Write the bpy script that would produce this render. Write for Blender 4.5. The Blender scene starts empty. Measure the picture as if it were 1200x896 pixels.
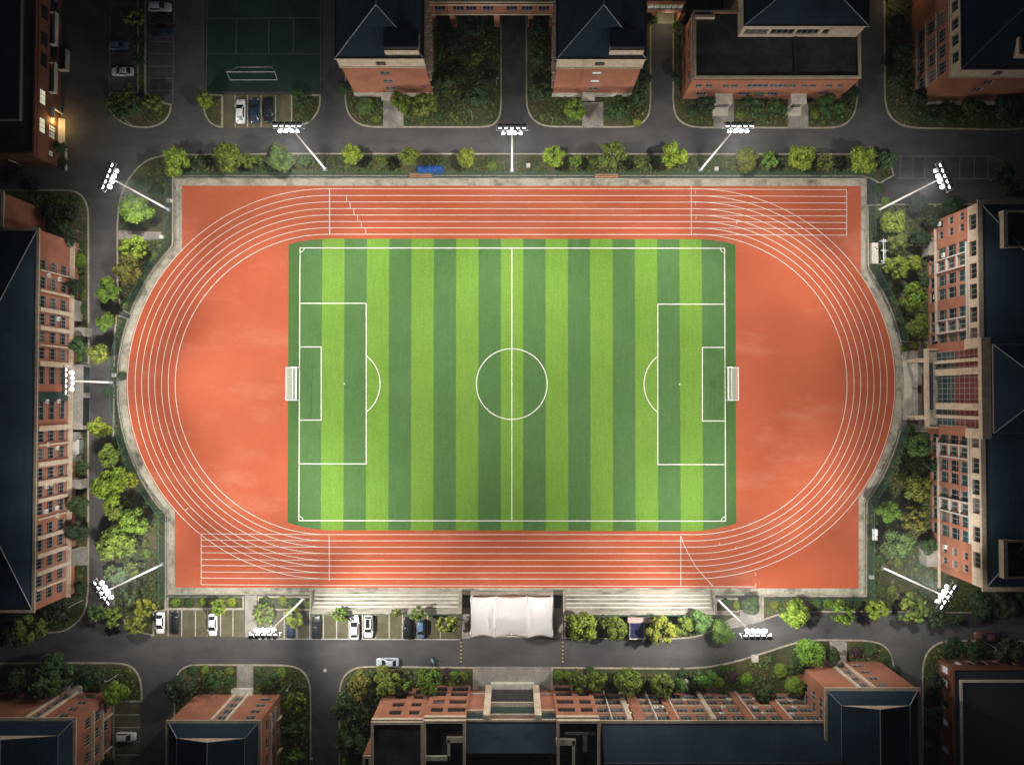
import bpy, bmesh, math, random
import numpy as np
from mathutils import Vector, Matrix
random.seed(7); RNG = np.random.default_rng(7)
S = bpy.context.scene
COL = S.collection
R = math.radians

# ------------------------------------------------------------------ camera
F, NAD, HC = 833.0, 16.5, 176.5          # focal length (photo px), nadir below centre (px), flying height (m)
TH = math.atan(NAD / F)
cd = bpy.data.cameras.new('camera'); cam = bpy.data.objects.new('camera', cd); COL.objects.link(cam)
cam.location = (0, 0, HC); cam.rotation_euler = (TH, 0, 0)
cd.sensor_width = 36; cd.lens = 36 * F / 1200; cd.clip_start = 1; cd.clip_end = 6000
S.camera = cam
CT, ST = math.cos(TH), math.sin(TH)

def G(px, py, z=0.0):
    """world point at height z where the photo shows pixel (px, py)"""
    a, b = (px - 600) / F, -(py - 448) / F
    dx, dy, dz = a, b * CT + ST, b * ST - CT
    t = (HC - z) / (-dz)
    return Vector((dx * t, dy * t, z))
def gx(px, py, z=0): return G(px, py, z).x
def gy(px, py, z=0): return G(px, py, z).y
PXM = HC / F                              # metres per photo px on the ground

# ------------------------------------------------------------------ world, exposure
w = bpy.data.worlds.new('World'); S.world = w; w.use_nodes = True
nt = w.node_tree; bg = nt.nodes['Background']
sky = nt.nodes.new('ShaderNodeTexSky'); sky.sky_type = 'NISHITA'; sky.sun_disc = False
sky.sun_elevation = R(38); sky.sun_rotation = R(150)
nt.links.new(sky.outputs[0], bg.inputs[0]); bg.inputs[1].default_value = 0.0062
sd = bpy.data.lights.new('moon', 'SUN'); sd.energy = 0.012; sd.angle = R(0.5); sd.color = (1, .95, .88)
so = bpy.data.objects.new('moon', sd); COL.objects.link(so); so.rotation_euler = (R(52), 0, R(180 - 150))
S.view_settings.view_transform = 'Standard'; S.view_settings.look = 'None'
S.view_settings.exposure = 0; S.view_settings.gamma = 1
S.render.engine = 'CYCLES'
S.cycles.use_denoising = True
S.cycles.max_bounces = 5; S.cycles.diffuse_bounces = 3; S.cycles.glossy_bounces = 2
S.cycles.transparent_max_bounces = 8; S.cycles.sample_clamp_indirect = 4
S.cycles.caustics_reflective = False; S.cycles.caustics_refractive = False

# ------------------------------------------------------------------ materials
M = {}
def nodes(name):
    m = bpy.data.materials.new(name); m.use_nodes = True; M[name] = m
    n = m.node_tree.nodes; return m, n, m.node_tree.links, n['Principled BSDF']
def ramp(n, stops):
    r = n.new('ShaderNodeValToRGB'); e = r.color_ramp.elements
    while len(e) < len(stops): e.new(.5)
    for i, (p, c) in enumerate(stops): e[i].position = p; e[i].color = (*c, 1) if len(c) == 3 else c
    return r
def mixc(n, l, fac, a, b, mode='MIX'):
    x = n.new('ShaderNodeMix'); x.data_type = 'RGBA'; x.blend_type = mode
    for k, v in ((0, fac), (6, a), (7, b)):
        if hasattr(v, 'links'): l.new(v, x.inputs[k])
        elif isinstance(v, (int, float)): x.inputs[k].default_value = v
        else: x.inputs[k].default_value = (*v, 1)
    return x.outputs[2]
def noise(n, l, scale, detail=4, vec=None, rough=.6, stretch=None):
    t = n.new('ShaderNodeTexNoise'); t.inputs['Scale'].default_value = scale
    t.inputs['Detail'].default_value = detail; t.inputs['Roughness'].default_value = rough
    tc = n.new('ShaderNodeTexCoord'); v = tc.outputs['Object']
    if stretch:
        mp = n.new('ShaderNodeMapping'); mp.inputs['Scale'].default_value = stretch; l.new(v, mp.inputs[0]); v = mp.outputs[0]
    l.new(v, t.inputs['Vector']); return t.outputs[0]
def mat(name, c1, c2=None, scale=.5, rough=.8, detail=5, metal=0, lo=.35, hi=.65, fine=None, spec=.3, bump=0):
    m, n, l, b = nodes(name)
    b.inputs['Roughness'].default_value = rough; b.inputs['Metallic'].default_value = metal
    b.inputs['Specular IOR Level'].default_value = spec
    if c2 is None: b.inputs['Base Color'].default_value = (*c1, 1); return m
    f = noise(n, l, scale, detail)
    r = ramp(n, [(lo, c1), (hi, c2)]); l.new(f, r.inputs[0]); out = r.outputs[0]
    if fine:
        g = noise(n, l, fine, 3); r2 = ramp(n, [(.3, (.72,) * 3), (.7, (1.18,) * 3)]); l.new(g, r2.inputs[0])
        out = mixc(n, l, 1.0, out, r2.outputs[0], 'MULTIPLY')
    l.new(out, b.inputs['Base Color'])
    if bump:
        bp = n.new('ShaderNodeBump'); bp.inputs['Strength'].default_value = bump; l.new(noise(n, l, 3, 4), bp.inputs['Height']); l.new(bp.outputs[0], b.inputs['Normal'])
    return m
m, n, l, b = nodes('asphalt')
f = noise(n, l, .06, 8, rough=.65); r = ramp(n, [(.32, (.042,.040,.042)), (.7, (.088,.082,.080))]); l.new(f, r.inputs[0])
f2 = noise(n, l, .35, 6, rough=.7, stretch=(.3, 1.2, 1)); r2 = ramp(n, [(.3, (.78,) * 3), (.7, (1.22,) * 3)]); l.new(f2, r2.inputs[0])
f3 = noise(n, l, 2.6, 3); r3 = ramp(n, [(.3, (.86,) * 3), (.7, (1.1,) * 3)]); l.new(f3, r3.inputs[0])
l.new(mixc(n, l, 1.0, mixc(n, l, 1.0, r.outputs[0], r2.outputs[0], 'MULTIPLY'), r3.outputs[0], 'MULTIPLY'), b.inputs['Base Color'])
b.inputs['Roughness'].default_value = .85; b.inputs['Specular IOR Level'].default_value = .3
mat('soil', (.030, .032, .014), (.060, .050, .028), .3, .95, fine=2)
mat('lawn', (.026, .040, .010), (.080, .070, .034), .16, .95, 7, fine=1.6, lo=.34, hi=.68)
mat('concrete_kerb', (.25, .225, .17), (.38, .34, .26), .8, .9, fine=4)
mat('paving', (.17, .16, .14), (.30, .275, .24), .25, .9, 6, fine=2.5)
mat('stall_paving', (.075, .070, .038), (.13, .115, .07), .35, .95, 6, fine=4)
mat('white_paint', (.50, .48, .44), (.66, .64, .60), 1.5, .7)
mat('stall_paint', (.34, .33, .3), (.5, .48, .44), 1.5, .8)
mat('court', (.008, .029, .024), (.015, .043, .035), .2, .8, fine=2)
mat('cream', (.40, .325, .24), (.52, .43, .33), .7, .85, fine=3)
mat('flat_roof', (.016, .017, .020), (.062, .055, .052), .22, .9, 7, fine=1.5)
mat('metal_white', (.75, .75, .74), None, rough=.4)
mat('metal_grey', (.22, .23, .24), None, rough=.5, metal=.3)
mat('metal_dark', (.03, .032, .036), None, rough=.5)
mat('fence_green', (.02, .085, .055), None, rough=.6)
mat('frame_grey', (.30, .31, .32), None, rough=.5)
mat('frame_white', (.46, .45, .42), None, rough=.5)
mat('glass_dark', (.012, .016, .018), None, rough=.12, spec=.6)
mat('glass_curtain', (.045, .045, .042), (.12, .11, .095), 1.5, .25)
mat('bay_paint', (.11, .107, .10), (.19, .185, .175), 1.0, .8)
mat('glass_green', (.022, .045, .042), None, rough=.12, spec=.6)
mat('curtain_red', (.10, .030, .026), (.16, .045, .038), 1.2, .3)
mat('plinth', (.36, .33, .28), (.5, .46, .4), .8, .9)
mat('bark', (.06, .045, .03), (.11, .085, .06), 3, .95)
mat('blue_tarp', (.02, .10, .38), (.03, .14, .46), 1, .55)
mat('orange_wood', (.42, .17, .09), (.5, .24, .13), 1, .8)
mat('tent_white', (.86, .87, .88), (.90, .91, .92), .25, .6)
mat('rubber', (.015, .015, .016), None, rough=.8)
mat('yellow_rubber', (.34, .29, .09), None, rough=.7)
mat('net_white', (.75, .75, .72), None, rough=.8)
mat('ac_white', (.66, .65, .6), None, rough=.5)
mat('purple_leaf', (.05, .02, .03), (.08, .035, .05), 2, .9)

def em(name, c, s):
    m, n, l, b = nodes(name); b.inputs['Emission Color'].default_value = (*c, 1); b.inputs['Emission Strength'].default_value = s
    b.inputs['Base Color'].default_value = (.5, .5, .5, 1)
    m.cycles.emission_sampling = 'NONE'; return m
em('lamp_lens', (1, .985, .95), 9)
em('lit_pane', (1, .93, .62), .55)
em('lit_pane_dim', (.80, .95, .62), .14)
em('warm_tube', (1, .72, .3), 5)
em('head_lamp', (1, .95, .85), 2)

# brick
def brickmat(name, c1, c2, mortar):
    m, n, l, b = nodes(name)
    tc = n.new('ShaderNodeTexCoord'); sep = n.new('ShaderNodeSeparateXYZ'); l.new(tc.outputs['Object'], sep.inputs[0])
    ad = n.new('ShaderNodeMath'); l.new(sep.outputs[0], ad.inputs[0]); l.new(sep.outputs[1], ad.inputs[1])
    cb = n.new('ShaderNodeCombineXYZ'); l.new(ad.outputs[0], cb.inputs[0]); l.new(sep.outputs[2], cb.inputs[1])
    t = n.new('ShaderNodeTexBrick'); t.inputs['Scale'].default_value = 2.2; l.new(cb.outputs[0], t.inputs[0])
    t.inputs['Color1'].default_value = (*c1, 1); t.inputs['Color2'].default_value = (*c2, 1); t.inputs['Mortar'].default_value = (*mortar, 1)
    t.inputs['Mortar Size'].default_value = .03
    f = noise(n, l, .25, 6); r = ramp(n, [(.3, (.72,) * 3), (.7, (1.12,) * 3)]); l.new(f, r.inputs[0])
    l.new(mixc(n, l, 1.0, t.outputs[0], r.outputs[0], 'MULTIPLY'), b.inputs['Base Color']); b.inputs['Roughness'].default_value = .9
    b.inputs['Specular IOR Level'].default_value = .2
brickmat('brick', (.27, .098, .056), (.33, .125, .074), (.26, .13, .09))
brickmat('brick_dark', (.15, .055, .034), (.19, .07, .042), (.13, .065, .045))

# roof tiles : rows of ribs along both directions
def tilemat(name, c):
    m, n, l, b = nodes(name)
    tc = n.new('ShaderNodeTexCoord'); out = None
    for d, sc, dark in (('Z', 1.7, .68), ('X', .22, .92), ('Y', .22, .92)):      # courses follow the height, faint ribs
        wv = n.new('ShaderNodeTexWave'); wv.wave_type = 'BANDS'; wv.bands_direction = d; wv.inputs['Scale'].default_value = sc
        wv.inputs['Distortion'].default_value = .1; l.new(tc.outputs['Object'], wv.inputs[0])
        r = ramp(n, [(0, (dark,) * 3), (.45, (1,) * 3)]); l.new(wv.outputs[1], r.inputs[0])
        out = r.outputs[0] if out is None else mixc(n, l, 1.0, out, r.outputs[0], 'MULTIPLY')
    f = noise(n, l, .15, 7); r = ramp(n, [(.3, tuple(x * .7 for x in c)), (.7, tuple(x * 1.25 for x in c))]); l.new(f, r.inputs[0])
    l.new(mixc(n, l, 1.0, r.outputs[0], out, 'MULTIPLY'), b.inputs['Base Color'])
    b.inputs['Roughness'].default_value = .6; b.inputs['Specular IOR Level'].default_value = .25
tilemat('roof_tile', (.026, .046, .070))

# running track
m, n, l, b = nodes('tartan')
f = noise(n, l, .035, 7); r = ramp(n, [(.3, (.272, .053, .022)), (.5, (.305, .064, .025)), (.72, (.335, .078, .033))]); l.new(f, r.inputs[0])
f2 = noise(n, l, .11, 8, rough=.7, stretch=(.35, 1.1, 1)); r2 = ramp(n, [(.52, (0, 0, 0)), (.78, (.8, .8, .8))]); l.new(f2, r2.inputs[0])
c = mixc(n, l, r2.outputs[0], r.outputs[0], (.37, .13, .08))
f3 = noise(n, l, 3.5, 3); r3 = ramp(n, [(.3, (.9,) * 3), (.7, (1.08,) * 3)]); l.new(f3, r3.inputs[0])
c = mixc(n, l, 1.0, c, r3.outputs[0], 'MULTIPLY'); l.new(c, b.inputs['Base Color'])
b.inputs['Roughness'].default_value = .85; b.inputs['Specular IOR Level'].default_value = .2

# football turf with mown stripes
m, n, l, b = nodes('turf')
tc = n.new('ShaderNodeTexCoord'); sp = n.new('ShaderNodeSeparateXYZ'); l.new(tc.outputs['Object'], sp.inputs[0])
def mth(op, a, bb):
    x = n.new('ShaderNodeMath'); x.operation = op
    for i, v in ((0, a), (1, bb)):
        if hasattr(v, 'links'): l.new(v, x.inputs[i])
        else: x.inputs[i].default_value = v
    return x.outputs[0]
SW = 26.25 * PXM
wob = noise(n, l, 1.2, 2)
xx = mth('ADD', sp.outputs[0], mth('MULTIPLY', mth('SUBTRACT', wob, .5), .12))
u = mth('ADD', mth('DIVIDE', xx, SW), .5 + 20)
st = mth('LESS_THAN', mth('FRACT', mth('DIVIDE', u, 2.0), 0), .5)
vs = noise(n, l, .55, 6, rough=.75, stretch=(2.2, .22, 1)); vr = ramp(n, [(.3, (.88,) * 3), (.7, (1.10,) * 3)]); l.new(vs, vr.inputs[0])
vf = noise(n, l, 2.4, 3, rough=.8); vfr = ramp(n, [(.3, (.78,) * 3), (.7, (1.18,) * 3)]); l.new(vf, vfr.inputs[0])
big = noise(n, l, .045, 7, rough=.72); br = ramp(n, [(.3, (.84, .88, .80)), (.7, (1.14, 1.08, 1.26))]); l.new(big, br.inputs[0])
c = mixc(n, l, st, (.056, .122, .034), (.112, .214, .027))
edge = mth('GREATER_THAN', mth('ABSOLUTE', sp.outputs[0], 0), 249.0 * PXM)
c = mixc(n, l, edge, c, (.046, .102, .024))
for q in (vr, vfr, br): c = mixc(n, l, 1.0, c, q.outputs[0], 'MULTIPLY')
l.new(c, b.inputs['Base Color']); b.inputs['Roughness'].default_value = .95; b.inputs['Specular IOR Level'].default_value = .1

# stained concrete (rim, bleachers)
m, n, l, b = nodes('concrete')
f = noise(n, l, .22, 8, rough=.7); r = ramp(n, [(.36, (.10, .092, .072)), (.49, (.27, .25, .195)), (.72, (.38, .35, .28))]); l.new(f, r.inputs[0])
f2 = noise(n, l, 1.4, 5); r2 = ramp(n, [(.3, (.75,) * 3), (.65, (1.08,) * 3)]); l.new(f2, r2.inputs[0])
l.new(mixc(n, l, 1.0, r.outputs[0], r2.outputs[0], 'MULTIPLY'), b.inputs['Base Color']); b.inputs['Roughness'].default_value = .9
m, n, l, b = nodes('concrete_pale')
f = noise(n, l, .5, 8, rough=.75, stretch=(.35, 1.6, 1)); r = ramp(n, [(.35, (.080, .072, .056)), (.47, (.23, .212, .172)), (.74, (.34, .315, .262))]); l.new(f, r.inputs[0])
f2 = noise(n, l, 2.2, 5); r2 = ramp(n, [(.3, (.8,) * 3), (.65, (1.06,) * 3)]); l.new(f2, r2.inputs[0])
l.new(mixc(n, l, 1.0, r.outputs[0], r2.outputs[0], 'MULTIPLY'), b.inputs['Base Color']); b.inputs['Roughness'].default_value = .9

# foliage : colour from the object's own colour, every leaf clump a little different
m, n, l, b = nodes('foliage')
oi = n.new('ShaderNodeObjectInfo'); ge = n.new('ShaderNodeNewGeometry')
r = ramp(n, [(0, (.55, .60, .55)), (.5, (1, 1, 1)), (1, (1.5, 1.38, 1.2))]); l.new(ge.outputs['Random Per Island'], r.inputs[0])
l.new(mixc(n, l, 1.0, oi.outputs['Color'], r.outputs[0], 'MULTIPLY'), b.inputs['Base Color'])
b.inputs['Roughness'].default_value = .7; b.inputs['Specular IOR Level'].default_value = .25

# see-through woven fence mesh / goal net
def meshmat(name, c, a):
    m, n, l, b = nodes(name); b.inputs['Base Color'].default_value = (*c, 1); b.inputs['Alpha'].default_value = a; b.inputs['Roughness'].default_value = .7
meshmat('fence_mesh', (.012, .055, .036), .40)
meshmat('goal_net', (.8, .8, .76), .20)

# ------------------------------------------------------------------ mesh helpers
def finish(bm, name, mats, parent=None, smooth=False, loc=None, rot=0):
    me = bpy.data.meshes.new(name); bm.to_mesh(me); bm.free()
    for x in (mats if isinstance(mats, (list, tuple)) else [mats]): me.materials.append(M[x] if isinstance(x, str) else x)
    if smooth:
        for p in me.polygons: p.use_smooth = True
    o = bpy.data.objects.new(name, me); COL.objects.link(o)
    if parent: o.parent = parent
    if loc is not None: o.location = loc
    o.rotation_euler.z = rot
    return o
def link_copy(src, parent=None, loc=None, rot=None, scale=None):
    o = src.copy(); COL.objects.link(o); o.parent = parent
    if loc is not None: o.location = loc
    if rot is not None: o.rotation_euler = rot if hasattr(rot, '__len__') else (0, 0, rot)
    if scale is not None: o.scale = scale if hasattr(scale, '__len__') else (scale,) * 3
    return o
def empty(name, loc, label, cat, group=None, rot=0):
    o = bpy.data.objects.new(name, None); COL.objects.link(o); o.location = loc; o.rotation_euler.z = rot
    o.empty_display_size = .5
    tag(o, label, cat, group); return o
LABELS = {}
def tag(o, label=None, cat=None, group=None, kind=None):
    if label:
        o['label'] = label
        if cat: LABELS.setdefault(label, []).append(o.name)
    if cat: o['category'] = cat
    if group: o['group'] = group
    if kind: o['kind'] = kind
    return o
def retag(o, label, group=None):
    old = o.get('label')
    if old in LABELS and o.name in LABELS[old]: LABELS[old].remove(o.name)
    o['label'] = label; LABELS.setdefault(label, []).append(o.name)
    if group: o['group'] = group
def box(bm, x0, y0, z0, x1, y1, z1, mi=0):
    if x0 > x1: x0, x1 = x1, x0
    if y0 > y1: y0, y1 = y1, y0
    v = [bm.verts.new(p) for p in ((x0,y0,z0),(x1,y0,z0),(x1,y1,z0),(x0,y1,z0),(x0,y0,z1),(x1,y0,z1),(x1,y1,z1),(x0,y1,z1))]
    for f in ((3,2,1,0),(4,5,6,7),(0,1,5,4),(1,2,6,5),(2,3,7,6),(3,0,4,7)):
        bm.faces.new([v[i] for i in f]).material_index = mi
    return v
def obox(bm, c, ax, ay, az, mi=0):
    """oriented box: centre, three half-axis vectors"""
    c, ax, ay, az = map(Vector, (c, ax, ay, az)); v = []
    for k in (-1, 1):
        for i, j in ((-1,-1),(1,-1),(1,1),(-1,1)): v.append(bm.verts.new(c + ax*i + ay*j + az*k))
    for f in ((3,2,1,0),(4,5,6,7),(0,1,5,4),(1,2,6,5),(2,3,7,6),(3,0,4,7)):
        bm.faces.new([v[i] for i in f]).material_index = mi
def tube(bm, pts, r, n=8, mi=0, cap=True):
    pts = [Vector(p) for p in pts]; rs = r if hasattr(r, '__len__') else [r] * len(pts); rings = []
    for i, p in enumerate(pts):
        d = (pts[min(i+1, len(pts)-1)] - pts[max(i-1, 0)]).normalized()
        a = d.cross(Vector((0, 0, 1)) if abs(d.z) < .95 else Vector((1, 0, 0))).normalized(); b2 = d.cross(a)
        rings.append([bm.verts.new(p + (a*math.cos(6.2832*k/n) + b2*math.sin(6.2832*k/n)) * rs[i]) for k in range(n)])
    for a, b2 in zip(rings, rings[1:]):
        for k in range(n): bm.faces.new((a[k], a[(k+1)%n], b2[(k+1)%n], b2[k])).material_index = mi
    if cap:
        bm.faces.new(rings[0]).material_index = mi; bm.faces.new(rings[-1][::-1]).material_index = mi
def ball(bm, c, r, sub=2, sc=(1,1,1), mi=0):
    g = bmesh.ops.create_icosphere(bm, subdivisions=sub, radius=r, matrix=Matrix.Translation(c) @ Matrix.Diagonal((*sc, 1)))
    for f in {f for v in g['verts'] for f in v.link_faces}: f.material_index = mi
def prism(bm, pts, z0, z1, mi=0):
    """pts: 2-D outline, any winding"""
    a = sum(pts[i][0]*pts[(i+1)%len(pts)][1] - pts[(i+1)%len(pts)][0]*pts[i][1] for i in range(len(pts)))
    if a < 0: pts = pts[::-1]
    lo = [bm.verts.new((p[0], p[1], z0)) for p in pts]; hi = [bm.verts.new((p[0], p[1], z1)) for p in pts]
    bm.faces.new(hi).material_index = mi; bm.faces.new(lo[::-1]).material_index = mi
    for i in range(len(pts)):
        j = (i+1) % len(pts); bm.faces.new((lo[i], lo[j], hi[j], hi[i])).material_index = mi
def poly(bm, pts, z, mi=0):
    a = sum(pts[i][0]*pts[(i+1)%len(pts)][1] - pts[(i+1)%len(pts)][0]*pts[i][1] for i in range(len(pts)))
    if a < 0: pts = pts[::-1]
    f = bm.faces.new([bm.verts.new((p[0], p[1], z)) for p in pts]); f.material_index = mi; return f
def strip(bm, pts, wd, z, closed=False, mi=0):
    """flat ribbon of width wd along 2-D pts, mitred"""
    n = len(pts); P = [Vector((p[0], p[1])) for p in pts]; L = []
    for i in range(n):
        a = P[i-1] if (i or closed) else None; c = P[(i+1) % n] if (i < n-1 or closed) else None
        d1 = (P[i]-a).normalized() if a is not None else (c-P[i]).normalized()
        d2 = (c-P[i]).normalized() if c is not None else d1
        n1 = Vector((-d1.y, d1.x)); n2 = Vector((-d2.y, d2.x)); m = (n1+n2)
        m = m.normalized() if m.length > 1e-6 else n1
        k = wd/2 / max(.35, m.dot(n1)); L.append((bm.verts.new((*(P[i]+m*k), z)), bm.verts.new((*(P[i]-m*k), z))))
    for i in range(n if closed else n-1):
        (a, b2), (c, d) = L[i], L[(i+1) % n]; bm.faces.new((b2, d, c, a)).material_index = mi
def pix(pts, z=0): return [tuple(G(x, y, z).xy) for x, y in pts]
def offset_poly(pts, d):
    """inset a 2-D outline by d (positive = inwards)"""
    a = sum(pts[i][0]*pts[(i+1)%len(pts)][1] - pts[(i+1)%len(pts)][0]*pts[i][1] for i in range(len(pts)))
    P = [Vector(p) for p in (pts if a > 0 else pts[::-1])]; out = []
    for i in range(len(P)):
        d1 = (P[i]-P[i-1]).normalized(); d2 = (P[(i+1) % len(P)]-P[i]).normalized()
        n1 = Vector((-d1.y, d1.x)); n2 = Vector((-d2.y, d2.x)); m = n1+n2
        m = m.normalized() if m.length > 1e-6 else n1
        out.append(tuple(P[i] + m * (d / max(.4, m.dot(n1)))))
    return out
# ================================================================== the setting: ground, roads, lawns
bm = bmesh.new(); poly(bm, [(-1500,-1500),(1500,-1500),(1500,1500),(-1500,1500)], -.06)
tag(finish(bm, 'ground', 'soil'), 'dark earth round the campus', kind='structure')
bm = bmesh.new(); poly(bm, [(-200,-140),(200,-140),(200,150),(-200,150)], 0)
tag(finish(bm, 'road', 'asphalt'), 'dark asphalt campus roads', kind='structure')

def ell(cx, cy, rx, ry, a0, a1, n=48):
    return [(cx + rx*math.cos(R(a0 + (a1-a0)*i/n)), cy - ry*math.sin(R(a0 + (a1-a0)*i/n))) for i in range(n+1)]
CL, CR, CY = 384.5, 813.5, 450.2
LAWN_Z = .10
def rounded(pts, it=2):
    """round the shallow corners (kerb curves), keep square ones"""
    for _ in range(it):
        out = []
        for i in range(len(pts)):
            a, p, c = Vector(pts[i-1]), Vector(pts[i]), Vector(pts[(i+1) % len(pts)])
            if (p-a).length < 1e-6 or (c-p).length < 1e-6: continue
            t = math.degrees((p-a).angle(c-p))
            if 6 < t < 62:
                da, dc = min(.25*(p-a).length, 7), min(.25*(c-p).length, 7)
                out += [tuple(p + (a-p).normalized()*da), tuple(p + (c-p).normalized()*dc)]
            else: out.append(pts[i])
        pts = out
    return pts
LAWN_POLYS = []
def lawn(pts, kerb=True, label='lawn bed with pale kerb'):
    w_ = pix(rounded(pts)); LAWN_POLYS.append(w_)
    inner = offset_poly(w_, .38) if kerb else w_
    bm = bmesh.new(); prism(bm, inner, -.02, LAWN_Z - .01)
    tag(finish(bm, 'lawn', 'lawn'), label, kind='structure')
    if kerb:
        bm = bmesh.new(); a = offset_poly(w_, 0); n_ = len(a)
        for (p, z0, z1) in ((0, 0, 0),):
            A = [(bm.verts.new((*x, -.02)), bm.verts.new((*x, .14))) for x in a]
            B = [(bm.verts.new((*x, .14)), bm.verts.new((*x, .05))) for x in inner]
            for i in range(n_):
                j = (i+1) % n_
                bm.faces.new((A[i][0], A[j][0], A[j][1], A[i][1])); bm.faces.new((A[i][1], A[j][1], B[j][0], B[i][0])); bm.faces.new((B[i][0], B[j][0], B[j][1], B[i][1]))
        tag(finish(bm, 'kerb', 'concrete_kerb'), 'pale concrete kerb', kind='structure')
# --- top gardens
lawn([(161,-30),(171,-30),(171,117),(201,122),(201,130),(195,142),(183,149),(168,151),(150,148),(138,141),(128,131),(124,118),(129,108),(161,108)])
lawn([(238,111),(261,111),(261,150),(252,149),(243,142),(238,130)])
lawn([(341,111),(376,111),(376,124),(370,138),(358,147),(341,150)])
lawn([(404,-30),(404,122),(408,135),(418,146),(434,150),(570,150),(581,146),(588,134),(588,-30)])
lawn([(616,-30),(616,121),(619,134),(627,144),(640,149.5),(742,150),(754,145),(762,134),(763,116),(763,-30)])
lawn([(788,-30),(788,124),(791,137),(800,146),(815,150.5),(978,151),(993,146),(1002,134),(1005,120),(1005,-30)])
lawn([(1035,-30),(1036,120),(1041,136),(1052,146),(1068,151),(1180,153),(1225,150),(1225,-30)])
# --- verge between top road and track fence
RL = lambda a0, a1, k: [(x-1.6, y) for x, y in ell(384.5,450.2,245,237.5,a0,a1,k)]
lawn([(166,191),(180,184),(196,181),(345,179.5),(1012,180),(1042,184),(1048,206),(1030,216),(1016.5,207.2),(203.6,207.2),(203.6,287)] + RL(138,160,7) + [(140,362),(137,330),(137,300),(137,262),(139,238),(144,221),(153,205)])
# --- left verge between left road and fence
lawn([(136,368)] + [p for p in RL(161,221,18)] + [(195,604),(195,697),(195,715),(181,717),(181,745),(166,742),(150,733),(132,712),(131,640),(132,560),(133,448),(134,390)])
# --- lawn in front of the left building
lawn([(-30,222),(86,222),(98,229),(104.5,244),(105,426),(84,426),(84,300),(-30,300)])
lawn([(84,501),(104.5,501),(104.5,690),(102,712),(96,724),(85,735),(70,741.5),(22,742),(-30,752),(-30,600),(84,600)])
# --- bottom left
lawn([(-30,777),(40,775.5),(140,775.5),(154,779),(163,789),(167,803),(167,822),(134,822),(134,925),(-30,925)])
lawn([(204,800),(207,789),(214,781),(226,777.5),(338,778),(354,783),(363,796),(365,812),(365,925),(203,925)])
lawn([(397,925),(397,808),(401,793),(410,784),(424,779.5),(556,781),(556,812),(646,812),(646,781),(800,782),(832,780),(862,774),(900,762),(935,750.5),(960,748.5),(1016,749),(1034,753),(1044,763),(1048,778),(1050,925)])
lawn([(1080,925),(1080,786),(1083,768),(1092,756),(1106,749.5),(1225,750),(1225,925)])
# --- right verge
lawn([(1016,240),(1040,239),(1225,238),(1225,717.5),(1118,718),(1060,717),(945,717),(912,720),(893,727),(893,697.5),(1014,697.5),(1014.5,585)] + [(x+1.6,y) for x,y in ell(CR,CY,245,237.5,-34,-13,6)] + [(1085,504),(1085,402)] + [(x+1.6,y) for x,y in ell(CR,CY,245,237.5,12,34,6)] + [(1016.5,314)])
lawn([(661,718),(860,718),(866,722),(852,728),(838,737),(817,747),(790,748.5),(661,748)])
lawn([(196,698),(286,698),(286,713.5),(196,713.5)]); lawn([(302,698),(366,698),(366,714.5),(302,714.5)])
lawn([(838,700.5),(866,700.5),(866,717),(838,717)])

def sheet(name, m_, pts, z, label):
    bm = bmesh.new(); poly(bm, pix(pts), z); return tag(finish(bm, name, m_), label, kind='structure')
P_ = 'paving'
for pts in ([(449,112),(473,112),(473,150),(449,150)], [(682,120),(707,120),(707,150),(682,150)], [(836,112),(860,112),(860,150.5),(836,150.5)],
            [(923,112),(947,112),(947,151),(923,151)], [(972,751),(992,751),(992,780),(972,780)], [(278,778),(297,778),(297,812),(278,812)],
            [(138,270),(190,272),(186,281),(138,281)], [(82,640),(104,640),(104,662),(82,662)]):
    sheet('path', P_, pts, .145, 'concrete path')
sheet('path', P_, [(287,697),(301,697),(301,746),(287,746)], .03, 'concrete path to the track')
sheet('path', P_, [(867,697),(892.5,697),(892.5,728),(850,738),(838,740),(852,728),(867,722)], .03, 'concrete path to the track')
sheet('path', P_, [(82,426),(105,426),(105,501),(82,501)], .03, 'concrete forecourt')
sheet('plaza', P_, [(556,780.5),(646,780.5),(646,812),(556,812)], .03, 'paved entrance plaza')
sheet('plaza', P_, [(1050,402),(1095,402),(1095,503),(1050,503)], .04, 'paved terrace before the portal')
sheet('path', P_, [(543,712),(551,712),(551,748),(541,748)], .03, 'concrete path'); sheet('path', P_, [(648,712),(660,712),(660,748),(648,748)], .03, 'concrete path')
sheet('plaza', P_, [(766,-20),(794,-20),(794,28),(770,28)], .02, 'pale paved passage floor')
# parking bays
def bays(pts, lines, z=.012, label='parking bays of grass pavers', m_='stall_paving'):
    sheet('parking_bay', m_, pts, z, label)
    bm = bmesh.new()
    for a, b_ in lines: strip(bm, pix([a, b_]), .2, z + .008)
    tag(finish(bm, 'bay_markings', 'stall_paint'), 'painted bay lines', kind='structure')
xs = [213, 229, 243.5, 258.5, 273]
bays([(181,714),(286,714),(286,746),(176,746)], [((x,714),(x,745)) for x in (197,)+tuple(xs)] + [((186,713.8),(286,713.8))])
bays([(302,715),(540,715),(540,748.5),(302,748.5)], [((x,716),(x,748)) for x in (318,333,348,363,379,394.5,409,425,440,456,471.5,485.5,501,516)] + [((302,748),(540,749))])
bays([(134,822),(165,822),(165,925),(134,925)], [((135,y),(164,y)) for y in (837,852,868.5,884)])
bays([(261,111),(341,111),(341,150),(261,150)], [((x,112),(x,149)) for x in (261,275.5,290,306,323)], label='parking bays by the court')
bm = bmesh.new()
for y in (49,63,78,92,106): strip(bm, pix([(175,y),(202.5,y)]), .2, .02)
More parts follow.
